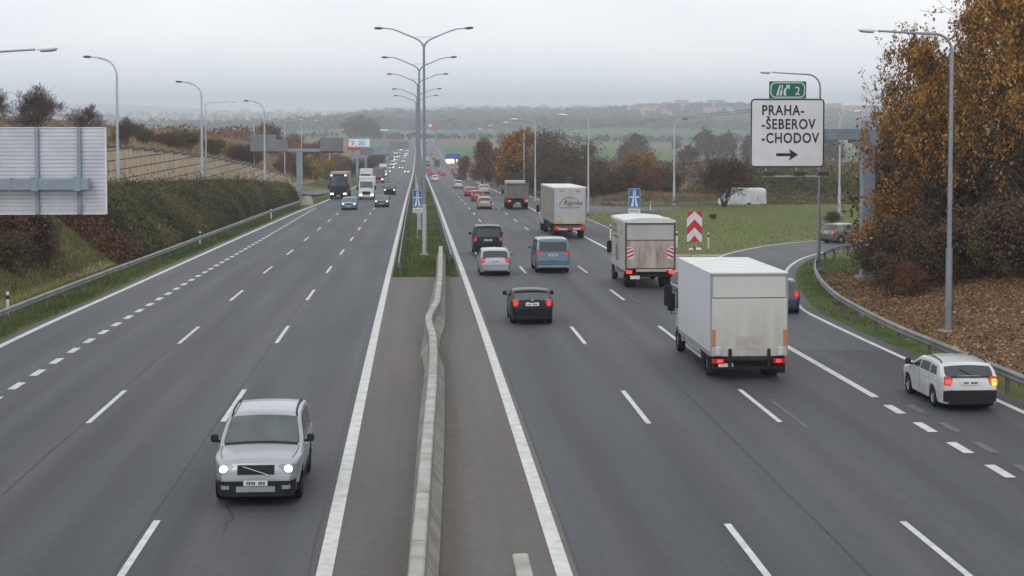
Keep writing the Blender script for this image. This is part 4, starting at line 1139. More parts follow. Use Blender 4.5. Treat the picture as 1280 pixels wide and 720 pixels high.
CARS = 1.0
class Car:
    """body skin from a side contour (rear to front), plan rounding and tumblehome"""
    def __init__(s, L, W, H, top, belt, sill=.24, wheels=(.82, .80), r=.32, tumble=.15, crown=.045, pk=(.13,.16), pc=(.45,.6), er=.07):
        s.L, s.W, s.H, s.top, s.belt, s.sill, s.r, s.tumble, s.crown, s.pk, s.pc, s.er = L, W, H, top, belt, sill, r, tumble, crown, pk, pc, er
        s.wr = -L/2+wheels[0]; s.wf = L/2-wheels[1]
        s.ty = [p[0] for p in top]; s.tz = [p[1] for p in top]
    def zt(s, y): return float(np.interp(y, s.ty, s.tz))
    def plan(s, y):
        h = s.W/2
        dr = y+s.L/2; df = s.L/2-y
        k = 1.0
        if dr < s.pc[0]: k -= s.pk[0]*(1-dr/s.pc[0])**2.2
        if df < s.pc[1]: k -= s.pk[1]*(1-df/s.pc[1])**2.2
        return h*k
    def w(s, y, z):
        p = s.plan(y)
        if z <= s.belt:
            t = (z-s.sill)/(s.belt-s.sill)
            q = .955+.045*math.sin(max(0, min(1, t*1.15))*PI/2)-.012*max(0, t-.8)/.2
        else:
            q = .988-s.tumble*((z-s.belt)/(s.H-s.belt))**1.15
        return p*q
    def zb(s, y):
        z = s.sill
        for c in (s.wr, s.wf):
            R_ = s.r+.065; d = abs(y-c)
            if d < R_: z = max(z, s.r*.95+math.sqrt(R_*R_-d*d))
        return min(z, s.zt(y)-.12)
    def section(s, y):
        zt = s.zt(y); zb = s.zb(y); er = min(s.er, (zt-zb)*.3)
        ze = zt-er-s.crown
        m = min(s.belt, zb+(ze-zb)*.75)
        zs = [zb+(m-zb)*k/5 for k in range(6)]+[m+(ze-m)*k/4 for k in range(1, 5)]
        pts = [(0, zb)]+[(s.w(y, z), z) for z in zs]
        we = s.w(y, ze)
        for a in (30, 60, 90): pts.append((we-er*(1-math.cos(rad(a))), ze+er*math.sin(rad(a))))
        x0, z0 = pts[-1]
        for k in (.75, .4, 0): pts.append((x0*k, zt-s.crown*(k)**2*1.0))
        return pts
    def topz(s, y, x):
        zt = s.zt(y); ze = zt-s.er-s.crown; we = s.w(y, ze)-s.er
        return zt-s.crown*min(1, abs(x)/max(we, .1))**2
    def hw(s, y):
        zt = s.zt(y); return s.w(y, zt-s.er-s.crown)-s.er
    def body(s):
        ys = set(np.round(np.linspace(-s.L/2, s.L/2, int(s.L/.11)), 3).tolist())
        for p in s.ty: ys.add(round(p, 3))
        for c in (s.wr, s.wf):
            for k in range(-8, 9): ys.add(round(c+(s.r+.064)*math.sin(k/8*PI/2), 3))
        for e in (0, .02, .05, .1, .16, .24): ys.add(round(-s.L/2+e, 3)); ys.add(round(s.L/2-e, 3))
        ys = sorted(ys); ys = [y for i, y in enumerate(ys) if i == 0 or y-ys[i-1] > .004]
        q = MB(); rows = []
        for y in ys:
            h = s.section(y)
            rows.append([(x, y, z) for x, z in h]+[(-x, y, z) for x, z in h[::-1][1:]])
        q.grid(rows)
        n_ = len(rows[0])-1
        q.add(rows[0][:-1], [tuple(range(n_))]); q.add(rows[-1][:-1], [tuple(range(n_))[::-1]])
        q.f = [f[::-1] for f in q.f]
        return q
    def top_patch(s, y0, y1, inset=.05, off=.007, n_=6, x0f=-1, x1f=1):
        a = min(y0, y1); b_ = max(y0, y1); pts = sorted({a, b_, *[p for p in s.ty if a < p < b_], *np.linspace(a, b_, n_).tolist()})
        rows = []
        for y in pts:
            e = .01; dz = (s.zt(y+e)-s.zt(y-e))/(2*e); L = math.hypot(1, dz)
            h = s.hw(y)-inset
            rows.append([(x, y-dz/L*off, s.topz(y, x)+off/L) for x in [h*(x0f+(x1f-x0f)*k/8) for k in range(9)]])
        return MB().grid(rows)
    def side_patch(s, y0, y1, sd, z0=None, z1=None, off=.006, lean0=0, lean1=0, gap=.045):
        z0 = s.belt+.02 if z0 is None else z0
        rows = []
        for k in range(9):
            row = []
            for j in range(6):
                t = j/5
                y = y0+(y1-y0)*k/8+(lean0*(1-k/8)+lean1*k/8)*t
                zt_ = s.zt(y)-s.er-s.crown-gap
                zz = min(z1, zt_) if z1 else zt_
                z = z0+(max(zz, z0+.01)-z0)*t
                row.append((sd*(s.w(y, z)+off), y, z))
            rows.append(row)
        q = MB().grid(rows)
        if sd < 0: q.f = [f[::-1] for f in q.f]
        return q
    def end_patch(s, x0, x1, z0, z1, end, off=.012, nx_=8, nz_=4, depth=None, tp=0):
        """hugging the rear (end=-1) or the front (end=1)"""
        rows = []
        for j in range(nz_+1):
            z = z0+(z1-z0)*j/nz_; row = []
            for k in range(nx_+1):
                x = x0+(x1-x0)*k/nx_; y = end*s.L/2
                if tp:      # lamps narrow towards the middle of the car at the bottom, rounded corners
                    sg = 1 if x0+x1 > 0 else -1; u_ = abs(x)-min(abs(x0), abs(x1)); W_ = abs(x1-x0)
                    inn = tp*W_*(1-j/nz_)**1.6+(.12*W_ if j == nz_ else 0); x = sg*(min(abs(x0), abs(x1))+inn+u_*(W_-inn-(.08*W_ if j in (0, nz_) else 0))/W_)
                q_ = .972*s.w(0, z)*(1-(s.pk[0] if end < 0 else s.pk[1])*.25); xs_ = max(-q_, min(q_, x))
                ok = lambda v: z <= s.topz(v, xs_)-.002 and abs(xs_) <= s.w(v, min(z, s.H))-.001
                lo = y; st = 0
                while st < 60 and not ok(lo): lo -= end*.04; st += 1
                if st:
                    hi = lo+end*.04
                    for _ in range(7):
                        m_ = (lo+hi)/2
                        if ok(m_): lo = m_
                        else: hi = m_
                y = lo
                e_ = .01; sl = (s.zt(y+e_)-s.zt(y-e_))/(2*e_); sl = max(-3, min(3, sl)) if z > s.zt(y)-.08 else 0
                up_ = off/math.hypot(1, 1/sl) if abs(sl) > .05 and abs(sl) < 3 else 0
                row.append((xs_, y+end*off, z+up_))
            rows.append(row)
        if depth:      # closed piece
            rows = [[(x, y-end*depth, z) for x, y, z in rows[0]]]+rows+[[(x, y-end*depth, z) for x, y, z in rows[-1]]]
        q = MB().grid(rows)
        return q
def wheel(t, x, y, r, wd, sd, rim=RIM, parts=True, spokes=5):
    q = MB(); q.lathe([(r*.62, -wd/2), (r*.93, -wd/2), (r, -wd*.36), (r, wd*.36), (r*.93, wd/2), (r*.62, wd/2), (r*.6, wd*.42)], x, y, r, 'x', 22)
    w_ = q.build('wheel', TYRE, t, smooth=40)
    q = MB(); o = sd*wd*.40
    q.lathe([(r*.63, o), (r*.58, o-sd*.03), (r*.2, o-sd*.01), (.001, o+sd*.0)], x, y, r, 'x', 18)
    q.build('rim', rim, w_, smooth=40)
    q = MB()
    for k in range(spokes):
        a = 2*PI*k/spokes; a2 = a+PI/spokes
        q.add([(x+o+sd*.004, y+r*.5*math.cos(a2+d), r+r*.5*math.sin(a2+d)) for d in (-.22, .22)]+[(x+o+sd*.004, y+r*.26*math.cos(a2+d), r+r*.26*math.sin(a2+d)) for d in (.3, -.3)], [(0,1,2,3)])
    q.build('spoke_gap', BLK, w_)
def mirror(t, c, sd, y, m_, z=None, s=1.0):
    z = z or c.belt+.06
    x = c.w(y, z)
    q = MB(); q.box(sd*x+(0.0 if sd > 0 else -.10), sd*x+(.10 if sd > 0 else 0), y-.03, y+.03, z-.05, z)
    a, b_ = (x+.06, x+.06+.17*s)
    q.box(a if sd > 0 else -b_, b_ if sd > 0 else -a, y-.05, y+.07, z-.04, z+.13*s, .035)
    q.build('mirror', m_, t)
def plate(t, c, z, end, x=0, m_=PLATE, y=None):
    w_, h = .26, .055
    q = c.end_patch(x-w_, x+w_, z-h, z+h, end, off=.028 if y is None else y, nx_=4, nz_=1, depth=.02)
    p = q.build('number_plate', m_, t)
    q = MB(); yy_ = [v for v in c.end_patch(x, x+.01, z, z+.01, end, off=.032 if y is None else y+.004, nx_=1, nz_=1).v][0][1]
    wds = [.035,.04,.03,0,.04,.035,.04,.03]; xx = x-.2
    for k, a in enumerate(wds):
        if a: q.box(xx, xx+a, yy_-.002, yy_+.002, z-.032+(k % 2)*.004, z+.032)
        xx += .052
    q.build('plate_characters', PMARK, p)
def make_car(name, label, cat, c, pm, loc, rot, group=None, lights='rear', opts=None):
    o_ = dict(doors=((-.2,.95),(-1.05,-.28)), ws=(.35,1.15), rw=None, tail=(.56,.80,.78,1.0), bumper=(.3,.58), bm=None, plate_z=.82, tail_m=TAIL, roof_rails=False, wiper=False, mats={})
    o_.update(opts or {})
    t = thing(name, label, cat, loc, rot, group); t.scale = (CARS,)*3
    b_ = c.body().build('body', pm, t, smooth=32)
    MB().box(-c.W/2*.84, c.W/2*.84, -c.L/2+.12, c.L/2-.15, .13, .50, .04).build('underbody', UND, t)  # underbody box, shaped low to deepen the shade under the car
    for sd in (-1, 1):
        for y in (c.wr, c.wf):
            wheel(t, sd*(c.W/2-.12), y, c.r, .2, sd)
            MB().box(sd*(c.W/2-.30)-.06, sd*(c.W/2-.30)+.06, y-c.r-.04, y+c.r+.04, .25, c.r*2+.02).build('wheel_well', UND, t)
    for y0, y1, l0, l1 in o_['side']:
        for sd in (-1, 1): c.side_patch(y0, y1, sd, lean0=l0, lean1=l1).build('side_window', GLASS, t, smooth=60)
    c.top_patch(*o_['ws'], inset=.03).build('windscreen', GLASSB, t, smooth=60)
    if o_['rw']: c.top_patch(*o_['rw'], inset=.05).build('rear_window', GLASS, t, smooth=60)
    if o_.get('rwp'): c.end_patch(*o_['rwp'], -1, off=.012).build('rear_window', GLASS, t, smooth=60)
    bm_ = o_['bm'] or pm
    z0, z1 = o_['bumper']
    w_ = c.W/2*.985
    for e in (-1, 1):
        q = c.end_patch(-w_*.93, w_*.93, z0, z1, e, off=.05, nx_=24, nz_=4, depth=.12); q.build('bumper', bm_, t, smooth=45)
    if o_.get('lowtrim'):
        c.end_patch(-w_*.80, w_*.80, z0-.02, z0+.12, -1, off=.06, nx_=16, nz_=2, depth=.1).build('lower_trim', BLK, t)
    x0, x1, za, zb_ = o_['tail']
    for sd in (-1, 1):
        xs = (x0, x1) if sd > 0 else (-x1, -x0)
        mm_ = o_['tail_m']
        if o_.get('ind') == sd: mm_ = IND
        tl = c.end_patch(xs[0], xs[1], za, zb_, -1, off=.018, nx_=6, nz_=6, depth=.03, tp=.28).build('tail_lamp', TAILD, t, smooth=50)
        if mm_ is not TAILD:
            xa_, xb_ = xs[0]+(xs[1]-xs[0])*.16, xs[0]+(xs[1]-xs[0])*.84; hh_ = zb_-za
            c.end_patch(xa_, xb_, za+hh_*.14, za+hh_*.62, -1, off=.026, nx_=5, nz_=4, depth=.02, tp=.2).build('lit_lens', mm_, tl, smooth=50)
        hx0, hx1, ha, hb_ = o_['head']
        xs = (hx0, hx1) if sd > 0 else (-hx1, -hx0)
        hl = c.end_patch(xs[0], xs[1], ha, hb_, 1, off=.016, nx_=6, nz_=6, depth=.03, tp=.5).build('headlamp', HEADR, t, smooth=50)
        if lights == 'front':
            xm_ = (xs[0]+xs[1])/2+sd*.03; zm_ = (ha+hb_)/2; yb_ = c.end_patch(xm_, xm_+.01, zm_, zm_+.01, 1, off=.03, nx_=1, nz_=1).v[0][1]
            MB().lathe([(.001,.02),(.05,.018),(.088,.0),(.09,-.03)], xm_, yb_, zm_, 'y', 14).build('lit_reflector', HEAD, hl, smooth=60)
        mirror(t, c, sd, o_['my'], o_.get('mm', pm))
    q = c.end_patch(-o_['grille'][0], o_['grille'][0], o_['grille'][1], o_['grille'][2], 1, off=.02, nx_=10, nz_=2, depth=.03); q.build('grille', BLK, t)
    plate(t, c, o_['plate_z'], -1, y=o_.get('plate_off'))
    plate(t, c, z0+.17, 1, y=.085)
    if o_['roof_rails']:
        for sd in (-1, 1):
            ys_ = np.linspace(o_['rails'][0], o_['rails'][1], 10)
            MB().path([(sd*(c.hw(y)-.03), y, c.topz(y, c.hw(y))+(.055 if 0 < i < 9 else .0)) for i, y in enumerate(ys_)], .02, 6).build('roof_rail', o_.get('rail_m', BLK), t, smooth=60)
    # cowl, tailgate gap, valance
    q = c.top_patch(o_['ws'][1]+.01, o_['ws'][1]+.10, inset=.06, off=.009); q.build('cowl', BLK, t)
    c.end_patch(-w_*.86, w_*.86, z1+.004, z1+.02, -1, off=.012, nx_=16, nz_=1).build('tailgate_gap', BLK, t)
    c.end_patch(-w_*.78, w_*.78, z0-.07, z0+.03, -1, off=.054, nx_=16, nz_=1, depth=.1).build('rear_valance', BLK, t)
    q = MB()
    for sd in (-1, 1):
        ys_ = np.linspace(o_['ws'][1]+.12, c.L/2-.22, 7)
        q.grid([[(sd*(c.hw(y)*(.97-.06*i/6)-.008), y, c.topz(y, c.hw(y)*.95)+.006), (sd*(c.hw(y)*(.97-.06*i/6)+.008), y, c.topz(y, c.hw(y)*.95)+.003)] for i, y in enumerate(ys_)])
    q.build('bonnet_gap', BLK, t)
    # shut lines
    q = MB()
    for y in o_['cuts']:
        for sd in (-1, 1):
            q.grid([[(sd*(c.w(y, z)+.004), y-.008, z), (sd*(c.w(y, z)+.004), y+.008, z)] for z in np.linspace(c.sill+.08, c.belt, 6)])
    q.build('shut_lines', BLK, t)
    q = MB()
    for y in o_['handles']:
        for sd in (-1, 1): x = c.w(y, c.belt-.12); q.box(sd*x-.012 if sd > 0 else -x-.022, sd*x+.022 if sd > 0 else -x+.012, y-.09, y+.09, c.belt-.14, c.belt-.11)
    q.build('door_handles', o_.get('hm', pm), t)
    if o_['wiper']:
        y0 = o_['rw'][1]-.02 if o_['rw'] else -c.L/2
        a, b_ = o_['wiper']
        ya = float(c.end_patch(0, .01, a[1], a[1]+.01, -1, off=.03, nx_=1, nz_=1).v[0][1]); yb = float(c.end_patch(b_[0], b_[0]+.01, b_[1], b_[1]+.01, -1, off=.03, nx_=1, nz_=1).v[0][1])
        MB().tube((a[0], ya, a[1]), (b_[0], yb, b_[1]), .012, n=5).build('rear_wiper', BLK, t)
    return t
# body shapes -----------------------------------------------------------
def suv_shape(L=4.8, W=1.92, H=1.72):
    return Car(L, W, H, [(-L/2,.80),(-L/2+.06,1.0),(-L/2+.16,1.12),(-L/2+.36,1.58),(-L/2+.5,1.68),(-1.2,1.735),(-.5,1.74),(-.0,1.71),(.18,1.65),(.98,1.17),(1.1,1.13),(1.8,1.07),(2.15,1.01),(2.30,.94),(2.37,.82),(L/2,.60)], 1.10, sill=.30, wheels=(.98,.92), r=.37, tumble=.17, pk=(.12,.22), pc=(.45,.85))
def hatch_shape(L=4.0, W=1.68, H=1.44, back=.5):
    h = H
    return Car(L, W, H, [(-L/2,.62),(-L/2+.05,.86),(-L/2+.14,.96),(-L/2+.14+back,h-.10),(-L/2+.14+back+.18,h-.03),(-.35,h),(.05,h-.03),(.22,h-.09),(1.0,.96),(1.12,.93),(1.55,.87),(1.8,.80),(L/2-.07,.72),(L/2-.02,.62),(L/2,.48)], .94, sill=.22, wheels=(.72,.78), r=.30, tumble=.19, pk=(.16,.18))
def estate_shape(L=4.5, W=1.73, H=1.49):
    return Car(L, W, H, [(-L/2,.60),(-L/2+.04,.86),(-L/2+.10,.97),(-L/2+.42,H-.13),(-L/2+.55,H-.05),(-.6,H),(.1,H-.02),(.32,H-.09),(1.12,.97),(1.25,.94),(L/2-.5,.88),(L/2-.22,.81),(L/2-.08,.73),(L/2-.02,.62),(L/2,.48)], .95, sill=.22, wheels=(.92,.84), r=.31, tumble=.18, pk=(.13,.18))
def van_shape(L=4.9, W=1.9, H=1.95):
    return Car(L, W, H, [(-L/2,.70),(-L/2+.03,1.0),(-L/2+.06,1.22),(-L/2+.20,H-.16),(-L/2+.30,H-.04),(-1.2,H),(.6,H-.02),(.85,H-.10),(1.55,1.22),(1.65,1.17),(2.05,1.05),(2.25,.97),(L/2-.06,.86),(L/2-.01,.7),(L/2,.55)], 1.18, sill=.27, wheels=(.98,.88), r=.34, tumble=.13, pk=(.06,.15), pc=(.3,.6), er=.09)
def sedan_shape(L=4.6, W=1.76, H=1.42):
    return Car(L, W, H, [(-L/2,.62),(-L/2+.05,.90),(-L/2+.15,.98),(-L/2+.55,1.0),(-L/2+1.15,H-.09),(-.5,H),(.1,H-.02),(.28,H-.08),(1.1,.96),(1.2,.93),(1.75,.86),(2.05,.79),(L/2-.08,.71),(L/2-.02,.6),(L/2,.48)], .94, sill=.22, wheels=(.92,.84), r=.31, tumble=.20, pk=(.13,.18))
def opt(kind, **k):
    L = {'suv':4.8,'hatch':4.0,'estate':4.5,'van':4.9,'sedan':4.6}[kind]
    d = {
     'suv': dict(ws=(.20,.97), rw=(-L/2+.18,-L/2+.38), side=[(-.05,.85,0,-.12),(-1.0,-.13,.03,0),(-1.95,-1.1,.22,.02)], tail=(.62,.84,.95,1.30), bumper=(.36,.66), plate_z=.92, head=(.48,.86,.72,.90), grille=(.40,.70,.88), my=.72, cuts=(-1.08,-.1,.98), handles=(-.75,.28)),
     'hatch': dict(ws=(.26,.96), rw=(-L/2+.17,-L/2+.60), side=[(.0,.78,0,-.10),(-.98,-.08,.10,0)], tail=(.52,.78,.72,.98), bumper=(.30,.60), plate_z=.80, head=(.42,.74,.58,.74), grille=(.3,.56,.66), my=.66, cuts=(-.95,-.04,.85), handles=(-.72,.2)),
     'estate': dict(ws=(.36,1.08), rw=(-L/2+.13,-L/2+.42), side=[(.05,.9,0,-.12),(-.85,-.03,.02,0),(-1.75,-.95,.18,.02)], tail=(.52,.80,.72,.98), bumper=(.28,.58), plate_z=.80, head=(.46,.78,.60,.76), grille=(.34,.58,.70), my=.76, cuts=(-.92,.01,1.0), handles=(-.65,.26)),
     'van': dict(ws=(.90,1.52), rw=None, rwp=(-.76,.76,1.20,1.74), side=[(.55,1.28,0,-.22),(-.75,.42,0,0),(-2.1,-.88,.05,0)], tail=(.70,.90,.95,1.28), bumper=(.34,.66), plate_z=1.0, head=(.55,.86,.80,1.0), grille=(.42,.80,.95), my=1.2, cuts=(-.82,.48,1.35), handles=(-.6,.68)),
     'sedan': dict(ws=(.32,1.06), rw=(-L/2+.60,-L/2+1.12), side=[(.02,.88,0,-.12),(-.95,-.06,.12,0)], tail=(.46,.80,.76,.94), bumper=(.28,.58), plate_z=.78, head=(.46,.80,.60,.76), grille=(.34,.58,.70), my=.74, cuts=(-.95,-.02,.98), handles=(-.65,.26)),
    }[kind]
    d.update(k); return d
def pose(px, py, face, dx=0, back=True, L=0):
    """contact point read from the photograph -> (location, rotation); face=+1 drives away"""
    x, y = at(px, py); x += dx
    yc = y+face*0+(L/2 if face > 0 else L/2)
    gr = math.atan((float(R(yc+2))-float(R(yc-2)))/4)
    return (x, yc, float(R(yc))), (gr if face > 0 else -gr, 0, 0 if face > 0 else PI)
GO, CM = 'cars driving away on the right carriageway', 'cars coming towards the camera on the left carriageway'
# --- oncoming silver SUV
suv = suv_shape()
l_, r_ = pose(324, 624, -1, 0, L=3.3)
t = make_car('parked_car'.replace('parked_', ''), 'large silver SUV with lit headlights closest to the camera in the oncoming lanes', 'car', suv, P_SUV, l_, r_, CM, 'front',
    opt('suv', roof_rails=True, rails=(-1.7,.2), mm=BLK, bm=P_SUV, hm=P_SUV))
suv.end_patch(-.90, .90, .24, .57, 1, off=.075, nx_=24, nz_=3, depth=.12).build('lower_bumper', BLK, t, smooth=50)
q = MB(); q.add([(-.30,2.435,.70),(-.26,2.435,.70),(.30,2.40,.88),(.26,2.40,.88)], [(0,1,2,3)]); q.build('grille_bar', CHR, t)
suv.end_patch(-.42, .42, .34, .46, 1, off=.085, nx_=8, nz_=2, depth=.02).build('skid_plate', P_SILV, t)
for sd in (-1, 1): suv.end_patch(sd*.66-.09, sd*.66+.09, .40, .48, 1, off=.088, nx_=4, nz_=2, depth=.02).build('fog_lamp', HEADR, t)
for sd in (-1, 1): suv.side_patch(-2.1, 2.1, sd, z0=.31, z1=.46, off=.02, gap=0).build('sill_cladding', BLK, t)
CARS = 1.07
# --- black hatchback
hb = hatch_shape(4.0, 1.70, 1.36, .66)
l_, r_ = pose(665, 405, 1, L=3.7)
t = make_car('car', 'black hatchback with glowing tail lamps nearest the camera in the inner right lane', 'car', hb, P_BLACK, l_, r_, GO, 'rear', opt('hatch', rw=(-2+.17,-2+.70), tail_m=TAIL, side=[(.0,.78,0,-.10),(-.90,-.08,.20,0)]))
hb.top_patch(-1.22, -1.08, inset=.04, off=.03).build('spoiler', P_BLACK, t)
MB().lathe([(.01,0),(.055,0)], 0, -2.02, .98, 'y', 12).build('badge', CHR, t)
# --- silver estate behind van
es = estate_shape(4.25, 1.70, 1.48)
l_, r_ = pose(619, 344.5, 1, L=3.9)
make_car('car', 'silver estate car with red tail lamps close behind the black van', 'car', es, P_SILV, l_, r_, GO, 'rear', opt('estate', rw=(-2.125+.13,-2.125+.42), ws=(.36,1.08), tail=(.52,.78,.74,1.0), side=[(.05,.9,0,-.12),(-.85,-.03,.02,0),(-1.6,-.95,.18,.02)], roof_rails=True, rails=(-1.5,.1), rail_m=P_SILV))
# --- black van
vb = van_shape(4.8, 1.90, 1.96)
l_, r_ = pose(610, 319, 1, L=4.5)
make_car('van', 'black passenger van with a pale roof ahead of the silver estate car', 'van', vb, P_BLACK, l_, r_, 'vans on the right carriageway', 'rear', opt('van', tail=(.72,.90,.92,1.22)))
# --- blue van
vb2 = van_shape(4.9, 1.92, 1.95)
l_, r_ = pose(691, 341, 1, L=4.6)
t = make_car('van', 'steel blue passenger van in the middle lane behind the white box trailer', 'van', vb2, P_BLUE, l_, r_, 'vans on the right carriageway', 'rear', opt('van', lowtrim=True, tail_m=TAIL))
vb2.end_patch(-.86, .86, .34, .44, -1, off=.062, nx_=16, nz_=2, depth=.1).build('bumper_step', P_SILV, t)
# --- white estate in the exit lane
ew = estate_shape(4.2, 1.68, 1.38)
x, y = at(1195, 512)
l_, r_ = pose(1209, 512, 1, L=3.7)
t = make_car('car', 'white estate car flashing its right indicator in the exit lane', 'car', ew, P_WHITE, l_, r_, GO, 'rear', opt('estate', rw=(-2.1+.13,-2.1+.42), tail=(.50,.76,.74,.96), tail_m=BRK, ind=None, bm=BLK, mm=BLK, roof_rails=True, rails=(-1.5,.05), side=[(.05,.9,0,-.12),(-.85,-.03,.02,0),(-1.6,-.95,.18,.02)], wiper=((.05,1.0),(-.24,1.16))))
t.scale = (1.03,)*3
ew.end_patch(.60, .79, .74, .88, -1, off=.03, nx_=3, nz_=2, depth=.03).build('indicator', IND, t)
ew.end_patch(-.56, .56, .93, .97, -1, off=.02, nx_=8, nz_=1, depth=.02).build('tailgate_trim', BLK, t)
# --- dark car hidden by the white truck
hd = hatch_shape(4.0, 1.70, 1.45, .45)
l_, r_ = pose(975, 389, 1, L=3.7)
make_car('car', 'dark car mostly hidden by the white box truck, at its right side', 'car', hd, P_NAVY, (16.5, l_[1]-1.0, l_[2]), (r_[0], 0, rad(-5)), GO, 'rear', opt('hatch', tail_m=TAIL))
# --- grey hatch on the exit ramp
hg = hatch_shape(4.0, 1.70, 1.46, .4)
x, y = at(1050, 303.5)
make_car('car', 'grey hatchback braking round the bend of the exit ramp', 'car', hg, paint('warm_grey', (.15,.14,.13), .3, .3), (x+.7, y+.7, float(R(y+.7))), (0, 0, rad(-62)), GO, 'rear', opt('hatch', tail_m=BRK))
# --- oncoming mid distance
l_, r_ = pose(436, 262.5, -1, L=4.2)
sdn = estate_shape(4.4, 1.74, 1.46)
make_car('car', 'blue silver car with bright headlights right in front of the white oncoming truck', 'car', sdn, P_BLUE2, l_, r_, CM, 'front', opt('estate'))
l_, r_ = pose(477, 259, -1, L=4.2)
sd2 = sedan_shape()
make_car('car', 'dark grey saloon with lit headlights nearest the median, behind the silver SUV', 'car', sd2, P_DGREY, l_, r_, CM, 'front', opt('sedan'))
l_, r_ = pose(487, 244, -1, L=4.4)
make_car('car', 'black SUV with round headlights following the dark grey saloon', 'car', suv_shape(4.5,1.8,1.7), P_BLACK, l_, r_, CM, 'front', opt('suv', bm=BLK))
# --- right mid distance
for lab, px, py, pm, kind, tm_ in (
    ('beige car with two lit rear lamps left of the dump truck', 606, 261.5, P_BEIGE, 'hatch', TAILD),
    ('red hatchback directly ahead of the beige car', 597, 251.5, P_RED, 'hatch', TAIL),
    ('red saloon ahead and left of the red hatchback', 588, 245.5, P_RED, 'sedan', TAIL),
    ('pinkish silver car with red lamps just left of the dump truck cab', 605, 242, P_SILV, 'sedan', BRK),
    ('pale silver estate car alone in the inner lane left of the red saloon', 573, 235.5, P_SILV2, 'estate', TAILD),
    ('small black car just beyond the pale silver estate', 575, 228.5, P_BLACK, 'hatch', TAILD)):
    sh = {'hatch': hatch_shape, 'sedan': sedan_shape, 'estate': estate_shape}[kind]()
    l_, r_ = pose(px, py, 1, L=3.9)
    make_car('car', lab, 'car', sh, pm, l_, r_, GO, 'rear', opt(kind, tail_m=tm_))

# ------------------------------------------------------------------ trucks
BOXW = dirt_mat('box_panel_white', (.58,.60,.64), (.33,.30,.26), .7, 2.0, amt=.45, vs=.9, streak=(1,1,1))
BOXD = mat('box_panel_dirty', (.46,.43,.39), .7, col2=(.30,.26,.22), vs=1.1, detail=10)
TAILW = dirt_mat('tail_panel_grimy', (.53,.525,.50), (.24,.195,.145), .7, 2.5, amt=.62, vs=1.1)
TAILD2 = mat('tail_panel_rusty', (.47,.45,.43), .7, col2=(.30,.22,.17), vs=1.6, detail=9, stretch=(1.6,1,.45))
CANVAS = mat('roof_canvas', (.72,.72,.71), .6, col2=(.58,.58,.56), vs=1.5)
GREYB = mat('trailer_doors', (.44,.44,.45), .5, col2=(.38,.375,.375), vs=1.0, detail=7)
CURT = mat('trailer_curtain', (.30,.285,.25), .75, col2=(.22,.205,.18), vs=1.4, detail=9)
CHAS = mat('truck_chassis', (.018,.017,.016), .9, col2=(.04,.034,.03), vs=3, spec=.1)
ORG = mat('orange_marker', (.50,.17,.05), .5); YEL = mat('yellow_marker', (.55,.30,.08), .5)
GREYT = mat('dump_body_paint', (.21,.20,.175), .7, col2=(.14,.125,.10), vs=1.5, detail=9)
def truck_wheels(t, W, ys, r=.46, wd=.28, dual=None):
    for i, y in enumerate(ys):
        for sd in (-1, 1):
            w2 = wd*2.0 if (dual and i in dual) else wd
            wheel(t, sd*(W/2-w2/2-.06), y, r, w2, sd, HUB, spokes=6)
def cab(t, W, y0, y1, H, pm, lit=False, z0=.55, mir=BLK, face=1, roof=None):
    """truck cab, nose at y1"""
    W2 = W/2; s_ = Car(y1-y0, W, H, [(-(y1-y0)/2, H-.02), (-(y1-y0)/2+.3, H), ((y1-y0)/2-.55, H-.04), ((y1-y0)/2-.42, H-.14), ((y1-y0)/2-.14, z0+.95), ((y1-y0)/2-.06, z0+.6), ((y1-y0)/2, z0+.1)], z0+.85, sill=z0-.15, tumble=.07, pk=(.02,.10), pc=(.2,.35), er=.09)
    s_.zb = lambda y: z0-.15
    yo = (y0+y1)/2
    def sh(q): q.v = [(a, b_+yo, c_) for a, b_, c_ in q.v]; return q
    cb = sh(s_.body()).build('cab', pm, t, smooth=40)
    Lh = (y1-y0)/2
    sh(s_.top_patch(Lh-.41, Lh-.17, inset=.06)).build('windscreen', GLASSB, t)
    for sd in (-1, 1):
        sh(s_.side_patch(Lh-1.25, Lh-.35, sd, z1=H-.45)).build('side_window', GLASS, t)
        x = W2+.16
        q = MB(); q.box(sd*x-.13, sd*x+.13, y1-.55, y1-.42, z0+.75, z0+1.35, .04); q.path([(sd*(W2-.05), y1-.5, z0+1.45), (sd*x, y1-.5, z0+1.45), (sd*x, y1-.5, z0+.65), (sd*(W2-.05), y1-.5, z0+.65)], .02, 5)
        q.build('mirror', mir, t)
        a = (.55*W2, .92*W2); a = a if sd > 0 else (-a[1], -a[0])
        MB().box(a[0], a[1], y1-.05, y1+.03, z0-.05, z0+.18, .03).build('headlamp', HEAD if lit else HEADR, t)
    MB().box(-W2*.95, W2*.95, y1-.3, y1+.02, .32, z0+.02, .06).build('bumper', BLK if not lit else pm, t)
    MB().box(-W2*.52, W2*.52, y1-.04, y1+.025, z0+.1, z0+.55, .02).build('grille', BLK, t)
    return s_
def lamps_rear(t, W, y, z, m_, wd=.32, h=.13, inset=.08):
    for sd in (-1, 1):
        x1 = W/2-inset; x0 = x1-wd; a = (x0, x1) if sd > 0 else (-x1, -x0)
        MB().box(a[0], a[1], y-.05, y+.02, z, z+h, .015).build('tail_lamp', m_, t)
TG = 'trucks in the outer lane of the right carriageway'
